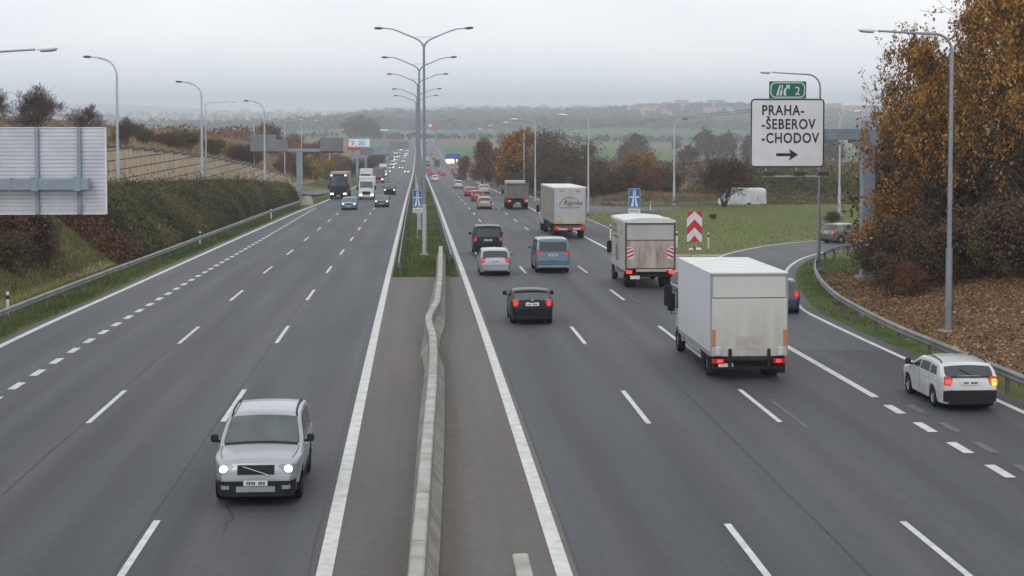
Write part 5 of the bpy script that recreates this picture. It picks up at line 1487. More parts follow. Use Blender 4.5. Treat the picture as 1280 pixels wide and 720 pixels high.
# --- big white box truck
l_, r_ = pose(936, 459, 1, L=0)
Wb = 2.5
t = thing('box_truck', 'large clean white box truck nearest the camera on the right', 'truck', (l_[0]+.05, l_[1]+.6, float(R(l_[1]+3))-float(0)), r_, TG)
t.location.z = float(R(l_[1]+3.4))
t.location.y = l_[1]+.3; t.location.z = float(R(t.location.y)); t.location.x = l_[0]-.60; t.scale = (1.03, 1.0, 1.1)
MB().box(-1.25, 1.25, -3.35, 3.45, .78, 3.19, .03).build('box', BOXW, t)
MB().box(-1.26, 1.26, -3.36, 3.46, 3.175, 3.215, .012).build('roof', CANVAS, t)
MB().box(-1.20, 1.20, -3.375, -3.345, 2.46, 3.11, .01).build('upper_door', TAILW, t)
q = MB().box(-1.20, 1.20, -3.42, -3.345, .72, 2.44, .012); tp = q.build('tail_lift', TAILW, t)
MB().box(-.42, .42, -3.432, -3.42, .92, 1.32).build('lift_plate', mat('lift_plate_grime', (.36,.33,.30), .7, col2=(.44,.42,.39), vs=4), tp)
q = MB()
for x in (-1.245, 1.17): q.box(x, x+.075, -3.40, -3.34, .74, 3.17, .01)
q.box(-1.245, 1.245, -3.40, -3.34, 3.11, 3.18, .01); q.build('door_frame', mat('grey_trim', (.25,.26,.28), .5), t)
for sd in (-1, 1): MB().box(sd*1.0-.10, sd*1.0+.10, -3.47, -3.42, .74, 1.0, .02).build('hinge', ALU, tp)
for sd in (-1, 1): MB().box(sd*.98-.26, sd*.98+.26, -2.98, -2.95, .16, .62).build('mudflap', BLK, t)
q = MB()
q.box(-1.27, -1.25, -3.34, 3.44, .78, .86); q.build('side_seams', mat('grey_trim', (.25,.26,.28), .5), t)
q = MB(); q.box(-1.2, 1.2, -3.385, -3.36, 2.435, 2.465); q.build('door_gap', BLK, t)
for sd in (-1, 1): MB().box(sd*1.14-.055, sd*1.14+.055, -3.44, -3.42, 1.02, 1.52, .01).build('marker', ORG, tp)
q = MB(); q.box(-1.1, 1.1, -3.3, -3.2, .30, .42, .02); q.box(-.75, .75, -3.5, -3.36, .58, .72, .03)
for x in (-.62, .62): q.box(x-.05, x+.05, -3.5, -3.2, .34, .95, .02)
q.build('underrun_bar', CHAS, t)
MB().box(-1.12, 1.12, -3.18, -2.9, .30, .76, .02).build('rear_crossmember', CHAS, t)
lamps_rear(t, Wb, -3.35, .50, TAILD, .42, .15, .06)
lamps_rear(t, Wb, -3.38, .53, BRK, .17, .09, .22)
q = MB(); q.box(-.98, -.5, -3.36, -3.34, .40, .51); q.build('number_plate', PLATE, t)
MB().box(-.55, .55, -3.2, 5.0, .48, .8).build('chassis', CHAS, t)
for sd in (-1, 1):
    q = MB(); q.box(sd*1.16-.02, sd*1.16+.02, -1.0, 2.2, .40, .50); q.box(sd*1.16-.02, sd*1.16+.02, -1.0, 2.2, .56, .66); q.box(sd*1.22-.02, sd*1.22+.02, -3.3, 3.4, .72, .79); q.build('side_guard', ALU, t)
    MB().box(sd*.95-.28, sd*.95+.28, -3.05, -1.2, .62, .79, .04).build('mudguard', CHAS, t)
truck_wheels(t, 2.45, (-2.1, 4.2), .42, .26, dual=(0,))
cab(t, 2.25, 3.6, 5.35, 2.55, P_WHITE)
q = MB(); x = -1.53; q.box(x-.14, x+.14, 4.0, 4.1, 1.55, 2.25, .04); q.path([(-1.1,4.1,2.3),(x,4.05,2.32),(x,4.05,1.5),(-1.1,4.1,1.5)], .02, 5); q.build('mirror', BLK, t)
# --- dirty box truck
l_, r_ = pose(808, 358, 1, L=0)
t = thing('box_truck', 'dirty white box truck with rust stained tail and striped corner markers', 'truck', (l_[0], l_[1]+1.6, float(R(l_[1]+1.6))), r_, TG); t.scale = (1.07, 1.07, 1.12)
MB().box(-1.25, 1.25, -2.9, 2.9, .98, 3.22, .03).build('box', BOXD, t)
q = MB(); rows = []
for y in np.linspace(-2.95, 2.92, 9):
    sg = .03*math.sin(y*2.1)
    rows.append([(-1.27, y, 3.12), (-1.27, y, 3.24)]+[(x, y, 3.26+.10*math.cos(x/1.25*PI/2)+sg*math.cos(x*2)) for x in np.linspace(-1.2, 1.2, 9)]+[(1.27, y, 3.24), (1.27, y, 3.12)])
q.grid(rows); n_ = len(rows[0]); q.add(rows[0], [tuple(range(n_))]); q.add(rows[-1], [tuple(range(n_))[::-1]]); q.build('canvas_roof', CANVAS, t, smooth=50)
MB().box(-1.18, 1.18, -2.93, -2.89, 2.32, 3.10, .01).build('upper_door', GREYB, t)
tp = MB().box(-1.18, 1.18, -2.95, -2.89, .98, 2.29, .01).build('tail_lift', TAILD2, t)
q = MB(); q.box(-1.25, -1.18, -2.97, -2.89, .95, 3.15); q.box(1.18, 1.25, -2.97, -2.89, .95, 3.15); q.box(-1.2, 1.2, -2.96, -2.9, 2.285, 2.325); q.box(-1.25, 1.25, -2.97, -2.89, .93, .99); q.box(-1.25,1.25,-2.98,-2.9,3.06,3.11)
q.build('door_frame', mat('rusty_frame', (.10,.065,.05), .8, col2=(.06,.05,.045), vs=4), t)
for sd in (-1, 1): MB().box(sd*1.0-.16, sd*1.0+.16, -2.965, -2.95, 1.42, 1.98).build('corner_marker', SIGNW, tp)
q = MB()
for sd in (-1, 1):
    for k in range(3):
        z = 1.44+k*.19; x = sd*1.0
        q.add([(x-.16, -2.97, z+(.0 if sd < 0 else .14)), (x+.16, -2.97, z+(.14 if sd < 0 else 0)), (x+.16, -2.97, min(1.98, z+.10+(.14 if sd < 0 else 0))), (x-.16, -2.97, min(1.98, z+.10+(.0 if sd < 0 else .14)))], [(0,1,2,3)])
q.build('corner_marker_stripes', SIGNR, tp)
q = MB()
for x, z0_, z1_, wd_ in ((-.55,1.05,1.95,.05),(-.3,1.3,2.0,.03),(.35,1.15,1.9,.07),(.5,1.2,1.85,.03),(0,1.5,2.0,.03),(-.75,1.6,2.0,.03)):
    rows = [[(x-wd_/2*(1-.4*k/6)+random.uniform(-.01,.01), -2.953, z1_-(z1_-z0_)*k/6), (x+wd_/2*(1-.5*k/6), -2.953, z1_-(z1_-z0_)*k/6)] for k in range(7)]; q.grid(rows)
q.build('rust_streaks', mat('rust_streak', (.22,.12,.08), .9, col2=(.36,.28,.22), vs=5), tp)
q = MB(); q.box(-.72, .82, -3.0, -2.93, .80, .93, .02); q.build('lift_arm', mat('pale_bar', (.40,.36,.33), .7), t)
q = MB(); q.box(-1.1, 1.1, -2.85, -2.75, .55, .68, .02); q.box(-.5,.5,-2.8,2.9,.6,.97); q.build('chassis', CHAS, t)
lamps_rear(t, 2.45, -2.92, .72, BRK, .3, .15, .02)
q = MB(); q.box(-1.0, -.52, -2.9, -2.87, .46, .62); q.build('number_plate', PLATE, t)
for sd in (-1, 1):
    q = MB(); q.box(sd*1.24-.025, sd*1.24+.025, -2.9, 2.9, .85, 1.12); q.build('side_rail', ALU, t)
q = MB(); text_mesh('ELTO', .62, -1.262, 2.2, 2.52, .004, q, axis='left'); text_mesh('D E', .3, -1.262, -1.1, 2.5, .004, q, axis='left')
q.box(-1.264, -1.256, .1, 2.0, 2.28, 2.36)
q.build('side_lettering', mat('lettering_grey', (.10,.10,.11), .6), t)
q = MB(); q.lathe([(.001,0),(.3,-.004),(.48,-.004)], -1.258, .6, 1.55, 'x', 14); q.build('side_emblem', mat('faded_blue', (.13,.15,.30), .6), t)
truck_wheels(t, 2.4, (-1.7, 3.6), .40, .26, dual=(0,))
cab(t, 2.15, 3.0, 4.7, 2.35, P_WHITE)
# --- curtain-side trailer lorry
l_, r_ = pose(713, 298, 1, L=0)
t = thing('articulated_lorry', 'tall grey curtain sided lorry with arched black lettering on its rear doors', 'truck', (l_[0]-.1, l_[1]+6.5, float(R(l_[1]+6.5))), r_, TG); t.scale = (1.07,)*3
MB().box(-1.27, 1.27, -6.6, 6.6, 1.15, 3.93, .04).build('trailer_box', CURT, t)
MB().box(-1.29, 1.29, -6.62, 6.62, 3.86, 4.0, .03).build('roof', CANVAS, t)
dr = MB().box(-1.22, 1.22, -6.66, -6.6, 1.15, 3.84, .01).build('rear_doors', GREYB, t)
q = MB(); q.box(-.012, .012, -6.668, -6.65, 1.2, 3.8); q.box(-1.27,-1.225,-6.67,-6.6,1.1,3.9); q.box(1.225,1.27,-6.67,-6.6,1.1,3.9); q.build('door_seam', DARKP, dr)
q = MB(); text_mesh('Rajmos', .50, -.50, -6.668, 2.62, .006, q, shear=.3); q.build('script_lettering', SIGNK, dr)
q = MB()
pts = [(.80*math.cos(a), -6.67, 2.50+.70*math.sin(a)) for a in np.linspace(.12, PI-.12, 20)]
q.sweep([(0,0,0)]*0 or [(0,0,0),(0,.001,0)], [(0,0),(0,0),(0,0)]) if False else q.path(pts, .02, 5); q.build('arch_logo', SIGNK, dr)
q = MB()
for k in range(15): q.box(-.80+k*.107, -.80+k*.107+.08, -6.672, -6.66, 2.36, 2.47)
q.build('small_lettering', POLED, dr)
for sd in (-1, 1): MB().box(sd*.85-.34, sd*.85+.34, -6.68, -6.66, 1.2, 1.38).build('reflective_strip', YEL, dr)
q = MB()
for sd in (-1, 1): q.box(sd*.62-.18, sd*.62+.18, -6.68, -6.66, 3.66, 3.72)
q.build('top_marker', SIGNR, dr)
MB().box(-1.2, 1.2, -6.68, -6.55, .62, 1.0, .03).build('rear_beam', mat('trailer_beam_red', (.20,.05,.05), .6), t)
lamps_rear(t, 2.5, -6.68, .78, TAIL, .40, .12, .1)
q = MB(); q.box(-.9, -.2, -6.72, -6.68, .70, .80); q.box(.25, .8, -6.72, -6.68, .72, .82); q.build('number_plate', PLATE, t)
q = MB(); q.box(-.6, .6, -6.5, 6.5, .85, 1.15); q.box(-1.2,-1.15,-3,3.2,.6,1.0); q.box(1.15,1.2,-3,3.2,.6,1.0); q.build('chassis', CHAS, t)
truck_wheels(t, 2.5, (-5.2, -3.9, 4.6, 8.2), .50, .32)
cab(t, 2.45, 7.0, 9.3, 3.6, P_WHITE, z0=.75, mir=BLK)
# --- dump truck
l_, r_ = pose(647, 261.5, 1, L=0)
t = thing('dump_truck', 'muddy grey green dump truck ahead of the curtain sided lorry', 'truck', (l_[0], l_[1]+3.0, float(R(l_[1]+3.0))), r_, TG); t.scale = (1.07,)*3
q = MB(); q.add([(-1.22,-3.4,1.35),(1.22,-3.4,1.35),(1.22,2.2,1.35),(-1.22,2.2,1.35),(-1.25,-3.7,2.95),(1.25,-3.7,2.95),(1.25,2.3,2.95),(-1.25,2.3,2.95)], [(0,3,2,1),(0,1,5,4),(1,2,6,5),(2,3,7,6),(3,0,4,7)])
q.add([(-1.1,-3.5,2.7),(1.1,-3.5,2.7),(1.1,2.1,2.7),(-1.1,2.1,2.7)], [(0,1,2,3)]); q.build('tipper_body', GREYT, t)
q = MB()
for x in (-1.25, 1.17): q.add([(x,-3.44,1.3),(x+.08,-3.44,1.3),(x+.08,-3.76,3.0),(x,-3.76,3.0)], [(0,1,2,3)])
q.box(-1.28, 1.28, -3.8, -3.66, 2.9, 3.02, .02); q.box(-1.26, 1.26, -3.5, -3.36, 1.28, 1.4, .02); q.build('body_rib', mat('tipper_rib', (.16,.15,.13), .7), t)
MB().box(-1.2, 1.2, 2.0, 2.9, 2.85, 3.25, .08).build('sheet_roll', mat('sheet_grey', (.42,.44,.46), .6), t)
q = MB(); q.box(-.55,.55,-3.3,4.6,.75,1.3); q.box(-1.15,1.15,-3.35,-3.25,.6,.8,.02); q.build('chassis', CHAS, t)
lamps_rear(t, 2.4, -3.4, .86, BRK, .34, .2, .06)
q = MB(); q.box(-.26,.26,-3.4,-3.36,.64,.76); q.build('number_plate', PLATE, t)
truck_wheels(t, 2.5, (-2.6,-1.2, 3.6), .50, .32, dual=(0,1))
cab(t, 2.4, 2.9, 4.9, 3.0, mat('cab_green', (.10,.13,.10), .5), z0=.75)
# --- oncoming black tractor with trailer
def oncoming_truck(label, px, py, pm, W, H, Lb, boxm, boxh, cabz=.7, topm=None, tractor=True, name='articulated_lorry', group='trucks on the left carriageway'):
    l_, r_ = pose(px, py, -1, L=0)
    t = thing(name, label, 'truck', (l_[0], l_[1]+2, float(R(l_[1]+2))), r_, group)
    t.scale = (1.05,)*3
    cab(t, W, -.6, 2.0, H, pm, lit=True, z0=cabz)
    MB().box(-W/2-.02, W/2+.02, -1.2-Lb, -1.0, 1.1, boxh, .04).build('box', boxm, t)
    MB().box(-.5, .5, -.8-Lb, 1.2, .6, 1.1).build('chassis', CHAS, t)
    ys_ = (1.0, -2.2, -Lb+.8, -Lb-.4) if tractor else (1.0, -Lb+.2)
    truck_wheels(t, W, ys_, .5 if tractor else .42, .3)
    if topm:
        MB().box(-W/2*.9, W/2*.9, 1.15, 1.75, H-.05, H+.35, .1).build('roof_board', topm, t)
    for sd in (-1, 1):
        if tractor: MB().box(sd*W*.40-.12, sd*W*.40+.12, 1.5, 1.8, H-.25, H-.10, .03).build('roof_lamp', HEAD, t)
    q = MB(); q.box(-.26,.26,2.03,2.06,.42,.54); q.build('number_plate', PLATE, t)
    return t
TAN = mat('trailer_tan', (.30,.23,.18), .7, col2=(.22,.17,.13), vs=1)
oncoming_truck('black lorry with red roof strip towing a brown trailer in the outer oncoming lane', 423, 249, P_BLACK, 2.5, 3.55, 12, TAN, 3.85, topm=mat('grey_visor', (.30,.30,.31), .5))
oncoming_truck('white delivery lorry right behind the blue silver car', 458, 249.5, P_WHITE, 2.2, 2.75, 5.5, BOXW, 3.2, .6, tractor=False, name='box_truck')
oncoming_truck('white box lorry hidden behind the white delivery lorry', 457, 236, P_WHITE, 2.3, 3.0, 6, BOXW, 3.7, .6, tractor=False, name='box_truck')
oncoming_truck('dark red lorry in the queue of oncoming traffic', 473, 228.5, paint('maroon', (.16,.03,.05)), 2.4, 3.4, 8, mat('maroon_box', (.15,.05,.06), .6), 3.5, tractor=False)
oncoming_truck('tall white lorry beyond the dark red lorry', 479, 220.5, P_WHITE, 2.4, 3.0, 8, BOXW, 3.8, tractor=False)
# --- white panel van on the entry ramp (seen from its right side)
pv = Car(5.6, 1.98, 2.45, [(-2.8,1.0),(-2.77,2.2),(-2.68,2.38),(-2.4,2.45),(1.1,2.42),(1.35,2.3),(1.98,1.45),(2.1,1.38),(2.55,1.2),(2.72,1.0),(2.8,.6)], 1.35, sill=.3, wheels=(1.15,.95), r=.36, tumble=.09, pk=(.04,.15), pc=(.2,.6), er=.1)
x, y = at(932, 262.5)
t = make_car('van', 'white panel van on the entry ramp behind the bare branched bush', 'van', pv, P_WHITE, (x+.6, 208.6, float(R(208.6))), (0, 0, rad(46)), None, 'none',
    dict(ws=(1.4,1.96), rw=None, side=[(.95,1.75,0,-.32)], tail=(.84,.95,1.05,1.5), bumper=(.36,.6), plate_z=.75, head=(.6,.9,.8,1.05), grille=(.5,.8,.95), my=1.55, cuts=(.85,-.3), handles=(1.0,-.2), bm=BLK, mm=BLK, roof_rails=False, wiper=False, tail_m=TAIL))

# ------------------------------------------------------------------ far traffic, a few pixels each
def far_car(pm, front, kind='car'):
    key = 'farcar_%s_%s_%s' % (pm.name, front, kind)
    if key in FC: return FC[key]
    q = MB()
    if kind == 'car':
        c = hatch_shape(4.2, 1.74, 1.5)
        q.cur = 0; ysl = [-2.1,-2.0,-1.9,-1.5,-1.2,-.3,.1,1.0,1.2,1.8,2.05,2.1]
        rows = []
        for y in ysl:
            zt = c.zt(y); w1 = .86*(.9 if abs(y) > 2 else 1)
            wt = .86 if zt < 1.0 else .66
            rows.append([(-w1,y,.3),(-w1,y,min(.9,zt-.05)),(-wt*.97,y,zt),(wt*.97,y,zt),(w1,y,min(.9,zt-.05)),(w1,y,.3)])
        q.grid(rows); q.add(rows[0], [(0,1,2,3,4,5)]); q.add(rows[-1], [(5,4,3,2,1,0)])
        q.cur = 1
        q.add([(-.6,-1.93,1.0),(.6,-1.93,1.0),(.55,-1.55,1.36),(-.55,-1.55,1.36)], [(0,1,2,3)]); q.add([(-.62,.98,1.0),(.62,.98,1.0),(.58,.25,1.42),(-.58,.25,1.42)], [(0,1,2,3)])
        for sd in (-1, 1): q.add([(sd*.83,-1.5,.95),(sd*.83,.8,.95),(sd*.71,.2,1.38),(sd*.71,-1.2,1.38)], [(0,1,2,3)])
        q.cur = 2
        for sd in (-1, 1):
            for y in (-1.35, 1.3): q.tube((sd*.62,y,.3), (sd*.85,y,.3), .3, n=10)
        q.box(-.8,.8,-2.0,2.0,.2,.35)
        q.cur = 3
        if front:
            for sd in (-1, 1): q.box(sd*.6-.16, sd*.6+.16, 2.03, 2.14, .58, .80)
        else:
            for sd in (-1, 1): q.box(sd*.66-.13, sd*.66+.13, -2.16, -2.03, .72, .96)
    else:
        H = 3.4 if kind == 'truck' else 2.3; W = 2.4 if kind == 'truck' else 1.95; L = 9 if kind == 'truck' else 5.2
        q.box(-W/2, W/2, -L/2, L/2-1.8, .8, H, .05); q.box(-W/2*.95, W/2*.95, L/2-1.7, L/2, .5, H*.85, .12)
        q.cur = 1; q.box(-W/2*.85, W/2*.85, L/2-.02, L/2+.03, H*.5, H*.78)
        if not front: q.box(-W*.4, W*.4, -L/2-.03, -L/2, H*.55, H*.62)
        q.cur = 2
        for sd in (-1, 1):
            for y in (-L/2+1.2, L/2-1.2): q.tube((sd*(W/2-.3),y,.42), (sd*W/2*.98,y,.42), .42, n=10)
        q.box(-W*.42, W*.42, -L/2+.1, L/2-.2, .4, .8)
        q.cur = 3
        for sd in (-1, 1):
            if front: q.box(sd*W*.36-.18, sd*W*.36+.18, L/2, L/2+.06, .65, .9)
            else: q.box(sd*W*.38-.18, sd*W*.38+.18, -L/2-.06, -L/2, .8, 1.0)
    me = q.mesh(key, [pm, GLASS, TYRE, HEAD if front else TAIL]); FC[key] = me
    return me
FC = {}
LANE_L = {L_: n_ for n_, L_ in (('inner', -3.6), ('middle', -7.3), ('outer', -11))}
far = [
 # (px, py, colour, name, kind, front)
 (489,216.5,P_WHITE,'white','car'),(491,212,P_WHITE,'white','van'),(504,217,P_BEIGE,'beige','car'),(503.5,211.5,P_GOLD,'gold','car'),(486,207,P_WHITE,'white','van'),(495.5,206.5,P_SILV,'silver','car'),
 (489.5,201,P_SILV,'silver','car'),(498,201.5,P_DGREY,'dark grey','car'),(504,203,P_BEIGE,'beige','car'),(499,197,P_SILV,'silver','car'),(506.5,199,P_DGREY,'dark grey','car'),(487.5,198,P_WHITE,'white','truck'),
 (494,192,P_BLACK,'black','car'),(495.5,186.5,P_SILV,'silver','van'),(501.5,188.5,P_WHITE,'white','car'),(509,193.5,P_WHITE,'white','car'),(509.5,186,P_DGREY,'dark grey','car'),(507.5,196,P_SILV,'silver','car'),
 (503,173.5,P_RED,'red','car'),(506.5,174.5,P_DGREY,'dark grey','car'),(510,173,P_WHITE,'white','car'),(500,178,P_SILV,'silver','car'),(482,212,P_DGREY,'dark grey','car'),(493,210,P_RED,'red','car'),(499,182,P_WHITE,'white','car'),(504,180.5,P_SILV,'silver','car'),(508,178,P_BLACK,'black','car'),(484,221,P_SILV,'silver','car'),(511,189.5,P_SILV,'silver','car')]
farr = [(541,226.5,P_WHITE,'white','car'),(535.5,219.5,P_RED,'red','car'),(533.5,214.5,P_RED,'red','car'),(551,220,P_RED,'red','car'),(546.5,217,P_RED,'red','car'),(548.5,208.5,P_DGREY,'dark grey','truck'),(534,203,P_WHITE,'white','van'),
 (545,199.5,mat('orange_box', (.45,.25,.06), .6),'orange','van'),(541,194.5,P_DGREY,'dark grey','car'),(533,187,P_SILV,'silver','car'),(534,178.5,P_WHITE,'white','van'),(533,173.5,P_RED,'red','car'),(532,168.5,P_RED,'red','van'),(529,193,P_RED,'red','car'),(566.5,214.5,P_RED,'red','car'),(538,208,P_BLACK,'black','car')]
word = {'car': 'car', 'van': 'van', 'truck': 'lorry'}
def bandname(y):
    return 'just beyond the dark grey saloon' if y < 330 else ('near the second overhead gantry' if y < 480 else ('in the queue before the far gantry' if y < 720 else ('at the farthest overhead gantry' if y < 1100 else 'where the road meets the horizon')))
def bandname2(y):
    return 'near the dump truck' if y < 330 else ('level with the russet roadside tree' if y < 480 else ('near the amber warning lights' if y < 720 else ('beyond the amber warning lights' if y < 1100 else 'where the road meets the horizon')))
seen = {}
entries = []
for front, lst in ((True, far), (False, farr)):
    for px, py, pm, cn, kind in lst:
        x, y = at(px, py)
        Ln = [-3.6,-7.3,-11.1] if front else [4.5,8.25,12.0]
        if not (not front and px > 560): li = int(np.argmin([abs(x-a) for a in Ln])); x = x*.25+Ln[li]*.75; ln = ('inner','middle','outer')[li]
        else: ln = 'shoulder'
        entries.append([front, x, y, pm, cn, kind, ln])
# keep vehicles of one lane apart
entries.sort(key=lambda e: (e[0], e[6], e[2]))
for i in range(1, len(entries)):
    a, b_ = entries[i-1], entries[i]
    if a[0] == b_[0] and a[6] == b_[6] and b_[2]-a[2] < 13: b_[2] = a[2]+13
from collections import Counter
def mk(e):
    side = 'oncoming' if e[0] else 'departing'
    return 'far %s %s %s, %s lane, %s' % (e[4], side, word[e[5]], e[6], (bandname if e[0] else bandname2)(e[2]))
cnt = Counter(mk(e) for e in entries); ord_ = Counter()
for e in entries:
    front, x, y, pm, cn, kind, ln = e
    lab = mk(e)
    if cnt[lab] > 1:
        ord_[lab] += 1; lab = {1:'nearest', 2:'next', 3:'third'}.get(ord_[lab], 'last')+' '+lab
    gr = math.atan((float(R(y+4))-float(R(y-4)))/8)
    o = bpy.data.objects.new({'car':'car','van':'van','truck':'box_truck'}[kind], far_car(pm, front, kind)); COL.objects.link(o)
    o.location = (x, y, float(R(y))+.01); o.rotation_euler = (-gr, 0, PI) if front else (gr, 0, 0)
    tag(o, lab, 'car' if kind == 'car' else ('van' if kind == 'van' else 'truck'), 'far queue of oncoming traffic' if front else 'far traffic driving away')

# ================================================================== vegetation
BARK = mat('bark', (.055,.043,.034), .95, col2=(.03,.024,.02), vs=3, detail=6)
BARKG = mat('bark_grey', (.10,.085,.075), .95, col2=(.055,.045,.042), vs=3, detail=6)
TWIG = mat('twig', (.13,.095,.085), .95, col2=(.08,.055,.05), vs=.6)
L_ORANGE = ramp_mat('leaves_orange_brown', [(.06,.035,.015),(.16,.075,.02),(.30,.145,.035),(.42,.22,.05),(.42,.29,.08)], noise=.5, nscale=.35)
L_RUST = ramp_mat('leaves_rust', [(.05,.028,.02),(.12,.055,.03),(.20,.085,.04),(.24,.12,.06)], noise=.4, nscale=.4)
L_BROWN = ramp_mat('leaves_brown', [(.035,.028,.018),(.075,.05,.03),(.12,.08,.045),(.16,.11,.055)], noise=.5, nscale=.4)
L_DGREEN = ramp_mat('leaves_dark_green', [(.03,.034,.016),(.055,.06,.024),(.095,.095,.038),(.14,.12,.05),(.19,.11,.055)], pos=[0,.28,.52,.75,.95], noise=.9, nscale=.13)
L_YELLOW = ramp_mat('leaves_yellow', [(.12,.09,.02),(.25,.18,.03),(.36,.26,.05)], noise=.3)
L_OLIVE = ramp_mat('leaves_olive', [(.05,.05,.02),(.09,.09,.03),(.14,.12,.045),(.17,.11,.045)], noise=.5, nscale=.4)
LITTER = ramp_mat('leaf_litter', [(.05,.03,.015),(.15,.08,.035),(.27,.15,.07),(.42,.27,.14)], noise=.9, nscale=.45)
GRASSM = ramp_mat('grass_blades', [(.045,.065,.018),(.07,.10,.025),(.11,.13,.04),(.17,.16,.07)], noise=.4, nscale=.25)
DRYG = ramp_mat('dry_grass_blades', [(.13,.10,.05),(.24,.18,.10),(.34,.27,.16)], noise=.4, nscale=.3)

def leaf_cloud(name, P, size, m, parent=None, tone=None, flat=0.0, asp=.65):
    """one small bent-free quad per point, random facing"""
    n_ = len(P); P = np.asarray(P, float)
    a = rng.normal(size=(n_, 3)); a[:, 2] *= (1-flat*.8); a /= np.linalg.norm(a, axis=1)[:, None]
    b_ = rng.normal(size=(n_, 3)); b_[:, 2] *= (1-flat*.8); b_ -= a*np.sum(a*b_, 1)[:, None]; b_ /= np.linalg.norm(b_, axis=1)[:, None]
    s = (size*(.55+.9*rng.random(n_)))[:, None] if np.isscalar(size) else (size*(.55+.9*rng.random(n_)))[:, None]
    V = np.stack([P-a*s, P-b_*s*asp, P+a*s, P+b_*s*asp], 1).reshape(-1, 3)
    F = np.arange(n_*4).reshape(-1, 4)
    tone = rng.random(n_) if tone is None else tone
    return npmesh(name, V, F, m, tone, parent)
def tubes_np(name, S, mats, parent=None, n=4):
    """S rows: p0(3) p1(3) r0 r1"""
    S = np.asarray(S, float); p0, p1, r0, r1 = S[:, :3], S[:, 3:6], S[:, 6], S[:, 7]
    d = p1-p0; d /= np.maximum(np.linalg.norm(d, axis=1), 1e-6)[:, None]
    up = np.where(np.abs(d[:, 2:3]) < .9, np.array([[0, 0, 1.]]), np.array([[1., 0, 0]]))
    a = np.cross(d, up); a /= np.linalg.norm(a, axis=1)[:, None]; b_ = np.cross(d, a)
    ks = 2*PI*np.arange(n)/n
    V0 = p0[:, None]+(a[:, None]*np.cos(ks)[None, :, None]+b_[:, None]*np.sin(ks)[None, :, None])*r0[:, None, None]
    V1 = p1[:, None]+(a[:, None]*np.cos(ks)[None, :, None]+b_[:, None]*np.sin(ks)[None, :, None])*r1[:, None, None]
    V = np.concatenate([V0, V1], 1).reshape(-1, 3)
    k = np.arange(n); base = np.stack([k, (k+1) % n, n+(k+1) % n, n+k], 1)
    F = (base[None]+(np.arange(len(S))*2*n)[:, None, None]).reshape(-1, 4)
    return npmesh(name, V, F, mats, None, parent)
def skeleton(H, spread=.55, levels=4, clear=.18, kids_=(7,5,4,3), r=None, stems=1, up=.12, wob=.16, lean=(0,0), rs=None, minr=.004):
    R_ = random.Random(rs)
    segs = [[] for _ in range(levels+1)]; tips = []
    def rnd(): return Vector((R_.gauss(0, 1), R_.gauss(0, 1), R_.gauss(0, 1)))
    def br(p, d, L, r0, lv):
        n_ = 5 if lv == 0 else 3 if lv < levels else 2
        q = p.copy(); dd = d.normalized(); rr = r0
        pts = [(q.copy(), dd.copy(), rr)]
        for i in range(n_):
            dd = (dd+rnd()*wob*(1 if lv else .35)+Vector((0, 0, up if lv else .1))).normalized()
            q2 = q+dd*(L/n_); r2 = r0*(1-.75*(i+1)/n_) if lv else r0*(1-.7*(i+1)/n_)
            segs[lv].append((*q, *q2, rr, max(r2, minr)))
            if lv >= levels-1: tips.append((*q2,)); tips.append((*((q+q2)/2),))
            q = q2; rr = max(r2, minr); pts.append((q.copy(), dd.copy(), rr))
        if lv < levels:
            K = kids_[min(lv, len(kids_)-1)]
            for k in range(K):
                t = (clear+(1-clear)*(k+R_.random())/K) if lv == 0 else .25+.75*(k+R_.random())/K
                t = min(.999, t)*n_; i = int(t); f = t-i
                a, b_ = pts[i], pts[i+1]; pp = a[0].lerp(b_[0], f); pd = b_[1]
                o = pd.cross(rnd()).normalized()
                ang = R_.uniform(.55, 1.05) if lv else R_.uniform(.7, 1.2)*(1.15-.5*t/n_)
                nd = pd*math.cos(ang)+o*math.sin(ang)
                ln = (H*spread*(1.15-.65*t/n_) if lv == 0 else L*R_.uniform(.5, .72))*R_.uniform(.8, 1.15)
                br(pp, nd, ln, max(minr*1.3, (a[2]*.55 if lv == 0 else a[2]*.6)), lv+1)
    for s in range(stems):
        d = Vector((lean[0], lean[1], 1)) if stems == 1 else Vector((math.cos(2*PI*s/stems)*.45+R_.gauss(0, .15), math.sin(2*PI*s/stems)*.45+R_.gauss(0, .15), 1))
        br(Vector((0, 0, -.15)) if stems == 1 else Vector((d.x*.15, d.y*.15, -.1)), d, H*(.82 if stems == 1 else R_.uniform(.55, .85)), (r or H*.017)/(1 if stems == 1 else 1.6), 0)
    return segs, np.array(tips)
PR = {}
def proto(key, H, leafm, nleaf, lsize, jit=.3, bark=BARK, tipf=1.0, **k):
    """meshes of one kind of tree, cached"""
    if key in PR: return PR[key]
    segs, tips = skeleton(H, rs=key, **k)
    lv = len(segs)
    main = [s for l_ in segs[:2] for s in l_]; fine = [s for l_ in segs[2:] for s in l_]
    tr = tubes_np('trunk', main, bark, n=6); me_t = tr.data; bpy.data.objects.remove(tr)
    tw = tubes_np('twigs', fine, TWIG if nleaf < 1 or leafm is None else bark, n=3); me_b = tw.data; bpy.data.objects.remove(tw)
    me_l = None
    if nleaf and leafm is not None:
        good = rng.permutation(len(tips))[:max(20, int(len(tips)*tipf))]; idx = good[rng.integers(0, len(good), nleaf)]
        # clumped: neighbouring leaves share a tone
        ct = rng.random(len(tips))
        P = tips[idx]+rng.normal(size=(nleaf, 3))*jit
        P = P[P[:, 2] > .15]; idx = idx[:len(P)]
        lf = leaf_cloud('leaves', P, lsize, leafm, tone=np.clip(.6*ct[idx]+.4*rng.random(len(P)), 0, 1)); me_l = lf.data; bpy.data.objects.remove(lf)
    PR[key] = (me_t, me_b, me_l); return PR[key]
